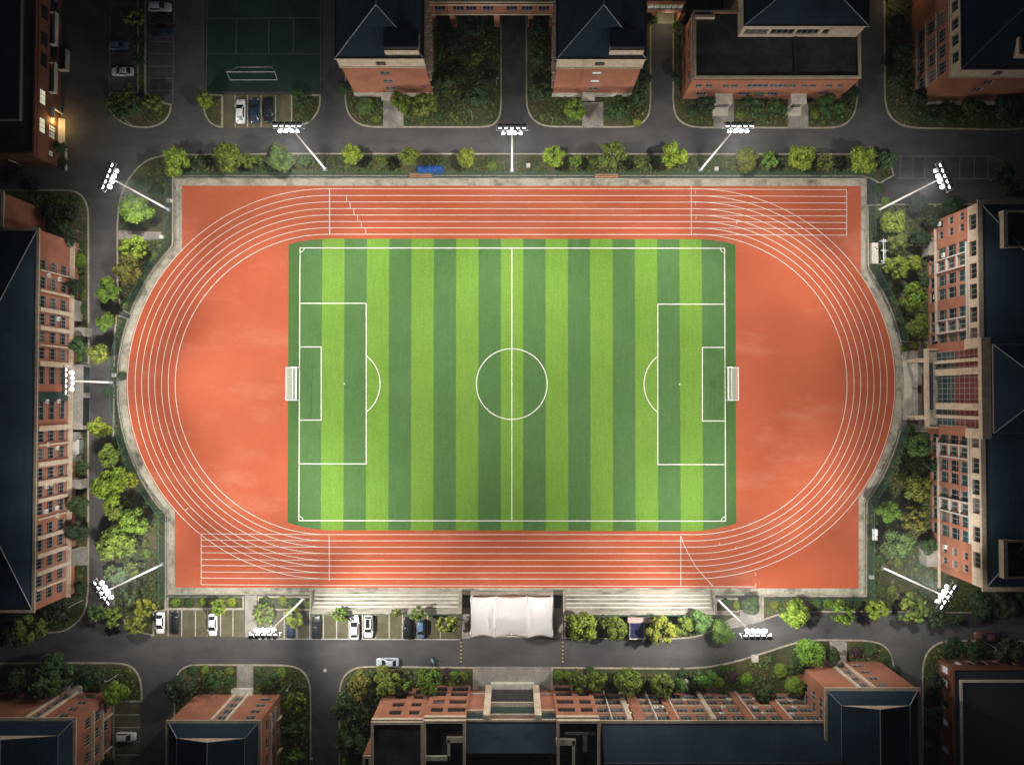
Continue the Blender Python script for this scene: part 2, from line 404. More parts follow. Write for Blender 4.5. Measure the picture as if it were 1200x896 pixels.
strip(bm, pix([(204.5,-10),(202.5,122)]), .2, .024); strip(bm, pix([(171.5,-10),(171,110)]), .2, .024)
for y in (6,21,63,92): strip(bm, pix([(130,y),(160,y)]), .2, .02)
strip(bm, pix([(130,-10),(128,105)]), .2, .024)
for x in (1055,1070,1084,1125,1142,1158): strip(bm, pix([(x,183),(x-.5,209)]), .18, .02)
strip(bm, pix([(1044,183),(1160,183),(1176,190)]), .18, .024); strip(bm, pix([(1050,209),(1176,210)]), .18, .024)
tag(finish(bm, 'bay_markings', 'bay_paint'), 'painted bay lines on dark asphalt', kind='structure')
# ball court top left
sheet('sports_court', 'court', [(240,-40),(378,-40),(378,108),(240,108)], .012, 'dark green ball court')
bm = bmesh.new()
for a in ([(243,-30),(241.5,107)], [(376,-30),(376,107)], [(243,22),(376,21)], [(242.5,63.5),(376,63.5)], [(277,22),(276.5,63)], [(315,21.5),(315,63)], [(344,21.5),(343.5,63)]):
    strip(bm, pix(a), .13, .02)
tag(finish(bm, 'court_markings', 'bay_paint'), 'pale court lines', kind='structure')

# ================================================================== running track
def cut(c, rx, ry, x):  # ellipse angle where it reaches px x
    return math.degrees(math.acos(max(-1, min(1, (x - c) / rx))))
def outline(rx, ry, xtl, xtr, xbr, xbl, yt, yb):
    rxl, rxr = rx, rx
    a = cut(CR, rxr, ry, xtr); b_ = cut(CR, rxr, ry, xbr)
    p = [(xtl, yt), (xtr, yt + .5)] + ell(CR, CY, rxr, ry, a, -b_) + [(xbr, yb + 1), (xbl, yb)]
    a = cut(CL, rxl, ry, xbl); b_ = cut(CL, rxl, ry, xtl)
    return p + ell(CL, CY, rxl, ry, 360 - a, b_)[0:] if False else p + ell(CL, CY, rxl, ry, -a, b_ - 360)
red = outline(236.3, 228.5, 213.5, 1008.7, 1006, 205, 217.7, 688)
rim = outline(245, 237.5, 205, 1015, 1013, 196.5, 208.8, 696)
bm = bmesh.new(); poly(bm, pix(rim), .06); tag(finish(bm, 'track_apron', 'concrete'), 'stained concrete rim round the track', kind='structure')
bm = bmesh.new(); poly(bm, pix(red), .075); tag(finish(bm, 'running_track', 'tartan'), 'red rubber running track', kind='structure')
# low kerb along the outside of the rim
bm = bmesh.new()
ro = pix(rim); ri = offset_poly(ro, .28)
ro = offset_poly(ro, 0)
n_ = len(ro); V = [(bm.verts.new((*a, 0)), bm.verts.new((*a, .28)), bm.verts.new((*b_, .28)), bm.verts.new((*b_, .05))) for a, b_ in zip(ro, ri)]
for i in range(n_):
    j = (i+1) % n_
    for k in range(3): bm.faces.new((V[i][k], V[j][k], V[j][k+1], V[i][k+1]))
tag(finish(bm, 'kerb', 'concrete_pale'), 'raised kerb outside the track rim', kind='structure')
# grass
grass = [(338.3,286.5),(350,283.6),(365,281.2),(382,279.7)] + [(820,280.2),(838,282),(850,284),(861.8,287)] + [(862.8,613),(850,616.5),(838,619),(820,621.8)] + [(380,620.8),(365,619),(350,616),(337,612)]
bm = bmesh.new(); poly(bm, pix(grass), .085); tag(finish(bm, 'pitch', 'turf'), 'striped artificial turf football pitch', kind='structure')
# lane lines
TOP = [221.3, 229.2, 236.8, 244.6, 252.1, 259.7, 267.1, 274.6]
BOT = [685.5, 677.7, 670.6, 663, 656, 648.2, 640.6, 633.2, 626]
bm = bmesh.new(); z = .082; LW = .122
for i in range(8):
    yt, yb = TOP[i], BOT[i+1]
    cy = (yt + yb)/2; ry = (yb - yt)/2; rx = [235, 226, 218.3, 210.5, 203, 195, 187.2, 179][i]
    pts = [(386, yt), (810, yt+.3)] + ell(CR, cy, rx, ry, 90, -90, 80) + [(810, yb), (386, yb)] + ell(CL, cy, rx, ry, -90, -270, 80)
    strip(bm, pix(pts), LW, z + i*.0008, closed=True)
z2 = .092
strip(bm, pix([(236,625),(236,684.5)]), LW, z2); strip(bm, pix([(386.3,221),(386.3,274)]), .18, z2); strip(bm, pix([(386,628),(386,680)]), LW, z2)
strip(bm, pix([(810,218),(810,276)]), LW, z2); strip(bm, pix([(992,223),(992,275.5)]), LW, z2); strip(bm, pix([(797.7,627),(797.7,687.5)]), LW, z2)
for i, y in enumerate(TOP): strip(bm, pix([(810,y+.3),(992,y+1.2)]), LW*.9, z2+.003+i*.0004)
for i, y in enumerate(BOT):
    strip(bm, pix([(236,y-1),(386,y)]), LW*.9, z2+.003+i*.0004)
strip(bm, pix([(386,BOT[0]),(797,BOT[0]+1),(885,BOT[0]+1.5)]), LW, z2+.004)
strip(bm, pix([(885.5,671),(885.5,674)]), LW, z2); strip(bm, pix([(885.5,683),(885.5,687.5)]), LW, z2)
strip(bm, pix([(797.7,627),(801,637),(807,649),(815,663),(825,675),(836,687)]), LW, z2+.006)
for i, (x, y) in enumerate([(406,229),(410,236.8),(414.5,244.6),(419,252),(423.5,259.7),(428.2,267)]): strip(bm, pix([(x,y),(x+.5,y+7)]), LW, z2+.007)
strip(bm, pix([(815,222),(815,227)]), LW*.7, z2); strip(bm, pix([(815,236),(815,241)]), LW*.7, z2); strip(bm, pix([(815.5,252),(815.5,257)]), LW*.7, z2)
strip(bm, pix([(217,598),(221,594.5)]), LW, z2); strip(bm, pix([(864,258),(863,263)]), LW, z2); strip(bm, pix([(843,635),(843.5,638)]), LW, z2); strip(bm, pix([(862,640),(862.5,643)]), LW, z2)
tag(finish(bm, 'track_markings', 'white_paint'), 'white lane lines', kind='structure')
# pitch lines
bm = bmesh.new(); z = .094; PW = .21
strip(bm, pix([(351.7,290.6),(849,291),(850.2,610.2),(350.3,609.6)]), PW, z, closed=True)
strip(bm, pix([(599.8,291.5),(599.8,609)]), PW, z+.003)
for x0, x1, y0, y1 in ((352.5,429.2,355.4,543.2), (848.5,770.8,356.4,544), (352,376.5,406.4,492), (849,823,407,493)):
    strip(bm, pix([(x0,y0),(x1,y0),(x1,y1),(x0 - (x0 < 600)*.5,y1)]), PW, z+.004)
strip(bm, pix(ell(599.7,449.8,41.5,41.3,0,357.5,95)), PW, z+.005, closed=True)
strip(bm, pix(ell(404,449.6,41.5,41.5,52,-52,40)), PW, z+.006); strip(bm, pix(ell(796.2,450,41.5,41.5,128,232,40)), PW, z+.006)
for cx, cy, a0 in ((351.7,290.6,0),(849,291,-90),(850.2,610.2,-180),(350.3,609.6,-270)): strip(bm, pix(ell(cx,cy,5,5,a0,a0-90,10)), PW*.8, z+.007)
for cx, cy in ((403.5,449.5),(796.5,450),(599.8,449.8)):
    poly(bm, pix(ell(cx,cy,.9,.9,0,330,11)), z+.009)
tag(finish(bm, 'pitch_markings', 'white_paint'), 'white football pitch lines', kind='structure')
# ================================================================== floodlight masts
def spot(loc, aim, watts, size, blend, rad, color=(1, .965, .90)):
    d = bpy.data.lights.new('floodlight_beam', 'SPOT'); d.energy = watts; d.spot_size = R(size); d.spot_blend = blend
    d.shadow_soft_size = rad; d.color = color
    o = bpy.data.objects.new('floodlight_beam', d); COL.objects.link(o); o.location = loc
    o.rotation_euler = (Vector(aim) - Vector(loc)).to_track_quat('-Z', 'Y').to_euler(); return o
MASTS = [((381,198), 30, (0,-1), 'white floodlight mast beside the top straight left of centre, arm leaning left'),
         ((600,200), 30, (0,-1), 'white floodlight mast at the middle of the top fence, upright in view'),
         ((821,199), 30.5, (0,-1), 'white floodlight mast beside the top straight under the wide flat roofed building'),
         ((198,246), 28, (.93,-.37), 'white floodlight mast at the upper left corner of the track fence'),
         ((1030,246), 28, (-.93,-.37), 'white floodlight mast at the upper right beside the dark car park'),
         ((132,448), 19.5, (1,0), 'short white floodlight mast by the left bend, lamps over the long left building'),
         ((190,661), 27, (.83,.55), 'white floodlight mast at the lower left corner of the track'),
         ((1035,665), 27, (-.83,.55), 'white floodlight mast with reddish foot at the lower right corner'),
         ((355,702), 28, (0,1), 'white floodlight mast over the parking bays left of the white canopy'),
         ((842,703), 28, (0,1), 'white floodlight mast at the end of the right bleacher over the road')]
P_WIDE, P_FAR, P_SIDE = 25000, 124000, 104000
SIDES = {(381,198): (((290,205),.28),((480,205),.28)), (600,200): (((505,205),.28),((700,205),.28)), (821,199): (((735,205),.28),((930,205),.28)),
         (198,246): (((148,350),.4),), (1030,246): (((1065,350),.35),), (132,448): (((132,330),.25),((135,570),.25)), (190,661): (((140,570),.45),((70,755),.28)),
         (1035,665): (((1070,560),.28),((1140,738),.30)), (355,702): (((490,752),1.2),((230,752),.7),((596,722),.85,34)), (842,703): (((705,752),1.2),((970,742),.7),((603,722),.85,34))}
for (bx, by), h, d, lab in MASTS:
    base = G(bx, by, .1); root = empty('floodlight_mast', base, lab, 'floodlight', 'floodlight masts round the track')
    dv = Vector((d[0], d[1], 0)).normalized(); sv = Vector((-dv.y, dv.x, 0))
    bm = bmesh.new(); tube(bm, [(0,0,0), (0,0,h*.5), (0,0,h)], [.27, .21, .14], 10); finish(bm, 'pole', 'metal_white', root, True)
    bm = bmesh.new(); obox(bm, (0,0,.12), (.55,0,0), (0,.55,0), (0,0,.12)); obox(bm, (0,0,.4), (.42,0,0), (0,.06,0), (0,0,.2)); obox(bm, (0,0,.4), (.06,0,0), (0,.42,0), (0,0,.2))
    finish(bm, 'base_plate', 'metal_grey', root)
    bm = bmesh.new()
    for q, zz in ((dv*.7, h-1.3), (dv*0, h-.05)): tube(bm, [-sv*3.4 + q + Vector((0,0,zz)), sv*3.4 + q + Vector((0,0,zz))], .09, 6)
    for k in (-3.2, -1.1, 1.1, 3.2): tube(bm, [sv*k + dv*.7 + Vector((0,0,h-1.3)), sv*k + Vector((0,0,h-.05))], .06, 6)
    tube(bm, [Vector((0,0,h-1.3)), dv*.7 + Vector((0,0,h-1.3))], .08, 6)
    finish(bm, 'crossarm', 'metal_grey', root)
    n = 0
    for row, zz, cnt in ((0, h-.05, 5), (1, h-1.3, 4)):
        for k in range(cnt):
            off = (k - (cnt-1)/2) * 1.24
            ax = (dv + Vector((0,0,-.62 - .25*row))).normalized(); up = sv.cross(ax).normalized()
            if up.z < 0: up = -up
            c0 = sv*off + Vector((0,0,zz + .12)) + dv*(.35 + .8*row)
            bm = bmesh.new(); obox(bm, (0,0,0), sv*.46, up*.42, ax*.20); obox(bm, -ax*.34, sv*.28, up*.26, ax*.16)
            tube(bm, [-ax*.05 - up*.4, -ax*.3 - dv*.2 - up*.15], .05, 6)
            lp = finish(bm, 'lamp_head', 'metal_grey', root, loc=c0)
            # bulging glass front
            bm = bmesh.new(); rings = []
            for q in range(5):
                t = q/4*math.pi/2; rr = math.cos(t); rings.append([bm.verts.new(ax*(.21 + .26*math.sin(t)) + (sv*.40*math.cos(a) + up*.36*math.sin(a))*max(rr,.02)) for a in [6.2832*i/14 for i in range(14)]])
            for a, b_ in zip(rings, rings[1:]):
                for i in range(14): bm.faces.new((a[i], a[(i+1)%14], b_[(i+1)%14], b_[i]))
            finish(bm, 'lens', 'lamp_lens', lp, True)
    hp = base + Vector((0,0,h-.2)) + dv*2.6
    cen = Vector((0, G(600,450).y, 0))
    tgt = Vector((base.x, base.y, 0)); far = tgt.lerp(Vector((cen.x + (tgt.x*.45 if abs(tgt.x) > 60 else tgt.x*.5), cen.y, 0)), 1.05)
    spot(hp, tgt + dv*17, P_WIDE * (.62 if h < 21 else (1.3 if by > 690 else .95)), 173, .36, .8)
    spot(hp, far, P_FAR * (.6 if h < 21 else (1.25 if abs(tgt.x) > 60 else 1)), 92, 1.0, .8)
    for (ax_, ay_), k, *sz in SIDES[(bx, by)]: spot(hp, G(ax_, ay_, 6 if sz else 1), P_SIDE * k, sz[0] if sz else 92, 1.0, .8)
# ================================================================== buildings
DIRS = {'S': ((1,0),(0,-1)), 'E': ((0,1),(1,0)), 'N': ((-1,0),(0,1)), 'W': ((0,-1),(-1,0))}
WROT = {'S': 0, 'E': R(90), 'N': R(180), 'W': R(-90)}
_wm = {}; WR = random.Random(3)
def window_meshes(w_, h, cols, rows, frame, pane):
    k = (round(w_,2), round(h,2), cols, rows, frame, pane)
    if k not in _wm:
        t = .09; bm = bmesh.new(); y0, y1 = -.02, .10     # local -y is outwards
        box(bm, -w_/2, -y1, 0, -w_/2+t, -y0, h); box(bm, w_/2-t, -y1, 0, w_/2, -y0, h)
        box(bm, -w_/2+t, -y1, 0, w_/2-t, -y0, t); box(bm, -w_/2+t, -y1, h-t, w_/2-t, -y0, h)
        for i in range(1, cols): x = -w_/2 + w_*i/cols; box(bm, x-.035, -y1+.01, t, x+.035, -y0, h-t)
        for i in range(1, rows): z = h*(i/rows if rows != 2 else .66); box(bm, -w_/2+t, -y1+.02, z-.03, w_/2-t, -y0-.01, z+.03)
        box(bm, -w_/2-.12, -.34, -.10, w_/2+.12, -.02, -.005)
        f = bpy.data.meshes.new('window'); bm.to_mesh(f); bm.free(); f.materials.append(M[frame])
        bm = bmesh.new(); box(bm, -w_/2+t, -.045, t, w_/2-t, -.015, h-t)
        p = bpy.data.meshes.new('pane'); bm.to_mesh(p); bm.free(); p.materials.append(M[pane])
        _wm[k] = (f, p)
    return _wm[k]
class Bld:
    def __init__(s, x0, y0, x1, y1, h, name=None, label=None, root=None, z0=0, wallmat='brick', cat='building'):
        s.x0, s.x1 = sorted((x0, x1)); s.y0, s.y1 = sorted((y0, y1)); s.h = h; s.z0 = z0; s.wm = wallmat
        s.root = root or empty(name, ((s.x0+s.x1)/2, (s.y0+s.y1)/2, 0), label, cat)
        s.op = {k: [] for k in 'SENW'}; s.T = {}
    def par(s, o):                           # keep world coordinates under the root
        o.parent = s.root; o.location = -s.root.location; return o
    def line(s, f):
        return {'S': ((s.x0,s.y0),(s.x1,s.y0)), 'E': ((s.x1,s.y0),(s.x1,s.y1)), 'N': ((s.x1,s.y1),(s.x0,s.y1)), 'W': ((s.x0,s.y1),(s.x0,s.y0))}[f]
    def pt(s, f, c, d=0.0):
        """2-D point on face f at world coordinate c, d metres outside"""
        return {'S': (c, s.y0-d), 'N': (c, s.y1+d), 'E': (s.x1+d, c), 'W': (s.x0-d, c)}[f]
    def win(s, f, c, z, w_, h, cols=2, rows=2, frame='frame_grey', pane='glass_dark', name='window'):
        if pane in ('glass_dark','glass_green') and WR.random() < .10: pane = 'glass_curtain'
        s.op[f].append((c - w_/2, c + w_/2, z, z + h))
        fm, pm = window_meshes(w_, h, cols, rows, frame, pane)
        p = s.pt(f, c, -.30); o = bpy.data.objects.new(name, fm); COL.objects.link(o); o.parent = s.root
        o.location = Vector((p[0], p[1], z)) - s.root.location; o.rotation_euler.z = WROT[f]
        q = bpy.data.objects.new('pane', pm); COL.objects.link(q); q.parent = o
        return o
    def trim(s, key, f, c0, c1, z0, z1, d, back=.05):
        """box on face f, standing d proud of it; collected per key"""
        nm, mt = key if isinstance(key, tuple) else (key, 'cream'); a, b_ = s.pt(f, c0, -back), s.pt(f, c1, d)
        bm = bmesh.new(); box(bm, a[0], a[1], z0, b_[0], b_[1], z1); return s.par(finish(bm, nm, mt))
    def ring(s, key, z0, z1, out, inn):
        bm = s.T.setdefault(key, bmesh.new())
        X0, X1, Y0, Y1 = s.x0-out, s.x1+out, s.y0-out, s.y1+out; w_ = out + inn
        box(bm, X0, Y0, z0, X1, Y0+w_, z1); box(bm, X0, Y1-w_, z0, X1, Y1, z1)
        box(bm, X0, Y0+w_, z0, X0+w_, Y1-w_, z1); box(bm, X1-w_, Y0+w_, z0, X1, Y1-w_, z1)
    def ac(s, f, c, z):
        bm = bmesh.new(); w_ = .48
        box(bm, -w_, -.42, 0, w_, -.02, .75)
        tube(bm, [(-.12,-.42,.38), (-.12,-.45,.38)], .28, 10, 1); box(bm, -w_+.02, -.4, -.08, -w_+.1, .0, 0, 1); box(bm, w_-.1, -.4, -.08, w_-.02, .0, 0, 1)
        o = finish(bm, 'air_conditioner', ['ac_white', 'metal_grey'], s.root); p = s.pt(f, c, .0)
        o.location = Vector((p[0], p[1], z)) - s.root.location; o.rotation_euler.z = WROT[f]
    def finish(s, mats=None):
        bm = bmesh.new()
        for f in 'SENW':
            (ax, ay), (bx, by) = s.line(f); d = Vector((bx-ax, by-ay)); L = d.length; d.normalize(); n_ = Vector((d.y, -d.x))
            horiz = f in 'SN'; sgn = {'S':1,'N':-1,'E':1,'W':-1}[f]; org = ax if horiz else ay
            rects = [tuple(sorted(((a-org)*sgn, (b_-org)*sgn))) + (z0, z1) for a, b_, z0, z1 in s.op[f]]
            us = sorted({0, L} | {round(r[i], 4) for r in rects for i in (0, 1)}); zs = sorted({s.z0, s.h} | {round(r[i], 4) for r in rects for i in (2, 3)})
            us = [u for u in us if -1e-4 <= u <= L+1e-4]
            P = lambda u, z, dd=0: (ax + d.x*u - n_.x*dd, ay + d.y*u - n_.y*dd, z)
            # merge solid cells along u for each z row
            for z0, z1 in zip(zs, zs[1:]):
                run = None
                for i in range(len(us)-1):
                    um, zm = (us[i]+us[i+1])/2, (z0+z1)/2
                    hole = any(r[0] < um < r[1] and r[2] < zm < r[3] for r in rects)
                    if not hole and run is None: run = us[i]
                    if run is not None and (hole or i == len(us)-2):
                        e = us[i] if hole else us[i+1]
                        bm.faces.new([bm.verts.new(P(*q)) for q in ((run,z0),(e,z0),(e,z1),(run,z1))]); run = None
            for u0, u1, z0, z1 in rects:
                D = .34
                for q in (((u0,z0),(u1,z0)),((u1,z0),(u1,z1)),((u1,z1),(u0,z1)),((u0,z1),(u0,z0))):
                    bm.faces.new([bm.verts.new(P(*q[0])), bm.verts.new(P(*q[0],D)), bm.verts.new(P(*q[1],D)), bm.verts.new(P(*q[1]))])
                bm.faces.new([bm.verts.new(P(*q, D)) for q in ((u0,z0),(u1,z0),(u1,z1),(u0,z1))])
        # lid under the roof
        bm.faces.new([bm.verts.new(p) for p in ((s.x0,s.y0,s.h-.12),(s.x1,s.y0,s.h-.12),(s.x1,s.y1,s.h-.12),(s.x0,s.y1,s.h-.12))])
        s.par(finish(bm, 'wall', s.wm))
        for k, b_ in s.T.items():
            nm, mt = k if isinstance(k, tuple) else (k, 'cream'); s.par(finish(b_, nm, mt))
        return s
    def hip(s, out, z, rise, inset, axis, gab=None, ends=(1, 1)):
        """hip roof; axis of the ridge 'x'/'y'; inset = how far the ridge stops short of each end"""
        x0, x1, y0, y1 = s.x0-out, s.x1+out, s.y0-out, s.y1+out; bm = bmesh.new()
        e = [bm.verts.new(p) for p in ((x0,y0,z),(x1,y0,z),(x1,y1,z),(x0,y1,z))]
        if axis == 'x':
            ym = (y0+y1)/2; a = bm.verts.new((x0+inset*ends[0], ym, z+rise)); b_ = bm.verts.new((x1-inset*ends[1], ym, z+rise))
            for q in ((e[0],e[1],b_,a), (e[1],e[2],b_), (e[2],e[3],a,b_), (e[3],e[0],a)): bm.faces.new(q)
            rp = [a.co.copy(), b_.co.copy()]; hips = [(e[0],a),(e[3],a),(e[1],b_),(e[2],b_)]
        else:
            xm = (x0+x1)/2; a = bm.verts.new((xm, y0+inset*ends[0], z+rise)); b_ = bm.verts.new((xm, y1-inset*ends[1], z+rise))
            for q in ((e[0],e[1],a), (e[1],e[2],b_,a), (e[2],e[3],b_), (e[3],e[0],a,b_)): bm.faces.new(q)
            rp = [a.co.copy(), b_.co.copy()]; hips = [(e[0],a),(e[1],a),(e[2],b_),(e[3],b_)]
        lines = [(u.co.copy(), v.co.copy()) for u, v in hips] + [tuple(rp)]
        lo = [bm.verts.new((v.co.x, v.co.y, z-.2)) for v in e]
        for i in range(4): bm.faces.new((lo[i], lo[(i+1)%4], e[(i+1)%4], e[i]))
        bm.faces.new(lo[::-1])
        roof = s.par(finish(bm, 'roof', 'roof_tile'))
        bm = bmesh.new()
        for u, v in lines:
            if (u-v).length > .2: tube(bm, [u + Vector((0,0,.03)), v + Vector((0,0,.03))], .13, 6)
        o = finish(bm, 'ridge_tiles', 'metal_grey', roof); return roof
    def flat(s, z, par_h=.7, par_w=.45, mat_='flat_roof', key=('parapet', 'cream'), out=0.0):
        bm = bmesh.new(); box(bm, s.x0+par_w-out-.02, s.y0+par_w-out-.02, z-.3, s.x1-par_w+out+.02, s.y1-par_w+out+.02, z)
        s.par(finish(bm, 'roof', mat_)); s.ring(key, z-.25, z+par_h, out, par_w-out)
    def gutter(s, z, out, w_=.5):
        s.ring(('gutter', 'metal_dark'), z-.16, z+.02, out, w_-out)
def rect(px0, py0, px1, py1, z): a = G(px0, py0, z); b_ = G(px1, py1, z); return a.x, b_.y, b_.x, a.y

# ---- two tall teaching blocks north of the road (B, C)
def north_block(name, label, px0, px1, pys, wxs, dormer, side):
    h = 20.3; b = Bld(*rect(px0, -60, px1, pys, h), h, name, label)
    yS = b.y0; xw = lambda px, z: gx(px, pys + 10, z)
    for i, (z, pane) in enumerate(((3.6,'glass_green'),(7.6,'lit_pane_dim' if name == 'teaching_block' and side == 'W' else 'glass_green'),(11.8,'lit_pane_dim' if side == 'W' else 'glass_green'),(16.9,'glass_dark'))):
        b.win('S', wxs, z, 2.2, 1.7, 2, 2, pane=pane)
    # cream top storey with a moulding under it, round the whole block
    bm = bmesh.new(); o_ = .14
    c = wxs
    for (u0, u1, z0, z1) in ((b.x0-o_, c-1.1, 16.2, h-.05), (c+1.1, b.x1+o_, 16.2, h-.05), (c-1.1, c+1.1, 16.2, 16.9), (c-1.1, c+1.1, 18.6, h-.05)):
        box(bm, u0, b.y0-o_, z0, u1, b.y0+.02, z1)
    b.par(finish(bm, 'cornice_band', 'cream'))
    b.ring(('moulding','cream'), 15.9, 16.2, .32, .02)
    f = 'E' if side == 'E' else 'W'
    y = yS + 2.2
    while y < b.y1 - 2:
        for k in range(4): b.win(f, y, 3.6 + 4.15*k, 2.3, 2.2, 3, 2, frame='frame_white')
        for k in range(4): b.trim(('ledge','cream'), f, y-1.5, y+1.5, 3.1+4.15*k, 3.45+4.15*k, .5)
        y += 3.6
    b.trim(('plinth','plinth'), 'S', b.x0-.2, b.x1+.2, 0, 2.2, .2)
    b.ring(('cornice','cream'), h-.02, h+.26, .45, .15)
    b.hip(.15, h+.22, 4.2, (b.x1-b.x0)*.5, 'y', ends=(1, 0)); b.gutter(h+.30, .35, .6)
    # stair head box rising through the roof slope
    d = rect(dormer[0], dormer[1], dormer[2], dormer[3], h+2.6); bm = bmesh.new()
    x0, y0, x1, y1 = d[0], min(d[1], d[3]), d[2], max(d[1], d[3])
    box(bm, x0, y0, h+.4, x1, y1, h+2.5); sb = b.par(finish(bm, 'roof_dormer', 'cream'))
    bm = bmesh.new(); box(bm, x0-.15, y0+.7, h+2.503, x1+.15, y1+.2, h+2.72); finish(bm, 'dormer_roof', 'roof_tile', sb)
    # entrance door and hood
    bm = bmesh.new(); box(bm, wxs-2.6, b.y0-2.2, 2.7, wxs+.6, b.y0-.21, 2.95); b.par(finish(bm, 'entrance_hood', 'plinth'))
    bm = bmesh.new(); box(bm, wxs-2.1, b.y0-.26, .1, wxs+.1, b.y0-.205, 2.4); b.par(finish(bm, 'door', 'glass_dark'))
    return b.finish()
north_block('teaching_block', 'tall brick block with cream top storey beside the dark green ball court', 394.5, 495.5, 67.5, gx(446, 80, 18), (450,35,490,59), 'E')
north_block('teaching_block', 'tall brick block with cream top storey and green lit windows between two service roads', 653.5, 756, 68, gx(703, 80, 18), (715,36,755,59), 'W')

# ---- wide flat roofed hall (D)
h = 11.2; b = Bld(*rect(812, 14, 1007.5, 93, h), h, 'lecture_hall', 'wide low brick hall with flat dark roof, a tile roofed block behind it')
for px in (819,831,851,861,918,929,943,953,972,985): b.win('S', gx(px, 103, 7.5), 6.6, 1.5, 1.9, 2, 2)
for px, ww in ((888,5.2),(912,4.2)): b.win('S', gx(px, 103, 7.5), 6.5, ww, 2.2, 4, 2, pane='glass_green')
for px in (822,872,890,905,965): b.win('S', gx(px, 112, 3), 2.0, 2.6, 2.1, 3, 2)
for px0, px1 in ((838,858),(927,945)):   # porches with steps
    bm = bmesh.new(); x0, x1 = gx(px0,117,3.4), gx(px1,117,3.4); box(bm, x0, b.y0-2.6, 3.2, x1, b.y0-.01, 3.5)
    for x in (x0+.3, x1-.3): box(bm, x-.2, b.y0-2.5, 0, x+.2, b.y0-2.1, 3.2)
    for k in range(4): box(bm, x0+.1, b.y0-2.8-.5*k, .1, x1-.1, b.y0-2.75-.5*k+.45, .75-.17*k)
    b.par(finish(bm, 'porch', 'plinth'))
y = b.y0 + 3
while y < b.y1 - 2:
    b.win('W', y, 6.4, 2.2, 2, 3, 2); b.win('W', y, 2, 2.2, 2, 3, 2); y += 5
b.trim(('eaves_band','cream'), 'W', b.y0, b.y1, h-.9, h-.3, .1)
b.flat(h, .55, .5, key=('parapet','brick')); b.ring(('coping','cream'), h+.55, h+.68, .06, .56)
bm = bmesh.new(); x = gx(932, 60, h); box(bm, x-.25, b.y0+.6, h, x+.25, gy(932,42,h), h+.35); b.par(finish(bm, 'roof_kerb', 'flat_roof'))
bm = bmesh.new(); xa, xb = gx(815,20,h+1), gx(838,20,h+1); box(bm, xa, gy(815,23,h), h, xb, gy(815,20,h), h+1.0); b.par(finish(bm, 'roof_wall', 'cream'))
b.finish()
h2 = 16.5; b2 = Bld(*rect(872.5, -60, 1016.5, 29.5, h2), h2, root=b.root, z0=0, wallmat='cream')
for px, ww in ((880,1.6),(899,4.8),(920,4.8),(943,4.8),(955,4.6),(970,1.6)): pass
for px, ww in ((887,5.5),(918,5.5),(947.5,5.2),(969,1.6)): b2.win('S', gx(px, 36, 14), 12.4, ww, 2.2, 4 if ww > 2 else 1, 1)
b2.ring(('cornice','cream'), h2-.02, h2+.26, .45, .15); b2.hip(.15, h2+.22, 3.6, 12, 'x', ends=(1,1)); b2.gutter(h2+.3, .35, .6); b2.finish()

# ---- north east block (E)
h = 19.6; b = Bld(*rect(1126, -60, 1260, 80, h), h, 'teaching_block', 'tall brick block at the upper right with banded windows on its left side')
ys = [gy(1128, p, 17) for p in (68, 48, 29, 8)]
for k, z in enumerate((2.6, 6.8, 11.0)):
    for y in ys: b.win('W', y, z, 3.0, 2.5, 3, 2); b.trim(('ledge','cream'), 'W', y-1.9, y+1.9, z-.5, z-.1, .4)
for y in ys: b.win('W', y, 16.4, 2.6, 2.3, 2, 2)
bm = bmesh.new(); prev = b.y0
for y in sorted(ys):
    box(bm, b.x0-.16, prev, 15.6, b.x0+.02, y-1.3, h); prev = y+1.3
for y in ys: box(bm, b.x0-.16, y-1.3, 15.6, b.x0+.02, y+1.3, 16.4); box(bm, b.x0-.16, y-1.3, 18.7, b.x0+.02, y+1.3, h)
box(bm, b.x0-.16, prev, 15.6, b.x0+.02, b.y1, h)
sx = [gx(1172,80,18), gx(1160,92,13), gx(1147,102,9)]
x = sx[0]; box(bm, b.x0-.16, b.y0-.16, 15.6, x-1.1, b.y0-.002, h); box(bm, x+1.1, b.y0-.16, 15.6, b.x1, b.y0-.002, h); box(bm, x-1.1, b.y0-.16, 15.6, x+1.1, b.y0-.002, 16.6); box(bm, x-1.1, b.y0-.16, 18.6, x+1.1, b.y0-.002, h)
b.par(finish(bm, 'cornice_band', 'cream'))
for z, x in ((16.6, sx[0]), (11.6, sx[1]), (7.4, sx[2])): b.win('S', x, z, 2.2, 2.0, 2, 2)
b.ring(('moulding','cream'), 15.3, 15.6, .32, .02); b.trim(('plinth','plinth'), 'S', b.x0, b.x1, 0, 2.2, .2)
b.ring(('cornice','cream'), h-.02, h+.26, .5, .15); b.hip(.1, h+.22, 4, 13, 'y', ends=(1,0)); b.gutter(h+.3, .3, .6)
d = rect(1194, 43, 1240, 64, h+2.6); bm = bmesh.new(); box(bm, d[0], d[1], h+.4, d[2], d[3], h+2.6); sb = b.par(finish(bm, 'roof_dormer', 'cream'))
bm = bmesh.new(); box(bm, d[0]+.6, d[1]+.6, h+2.603, d[2], d[3], h+2.75); finish(bm, 'dormer_roof', 'flat_roof', sb)
b.finish()

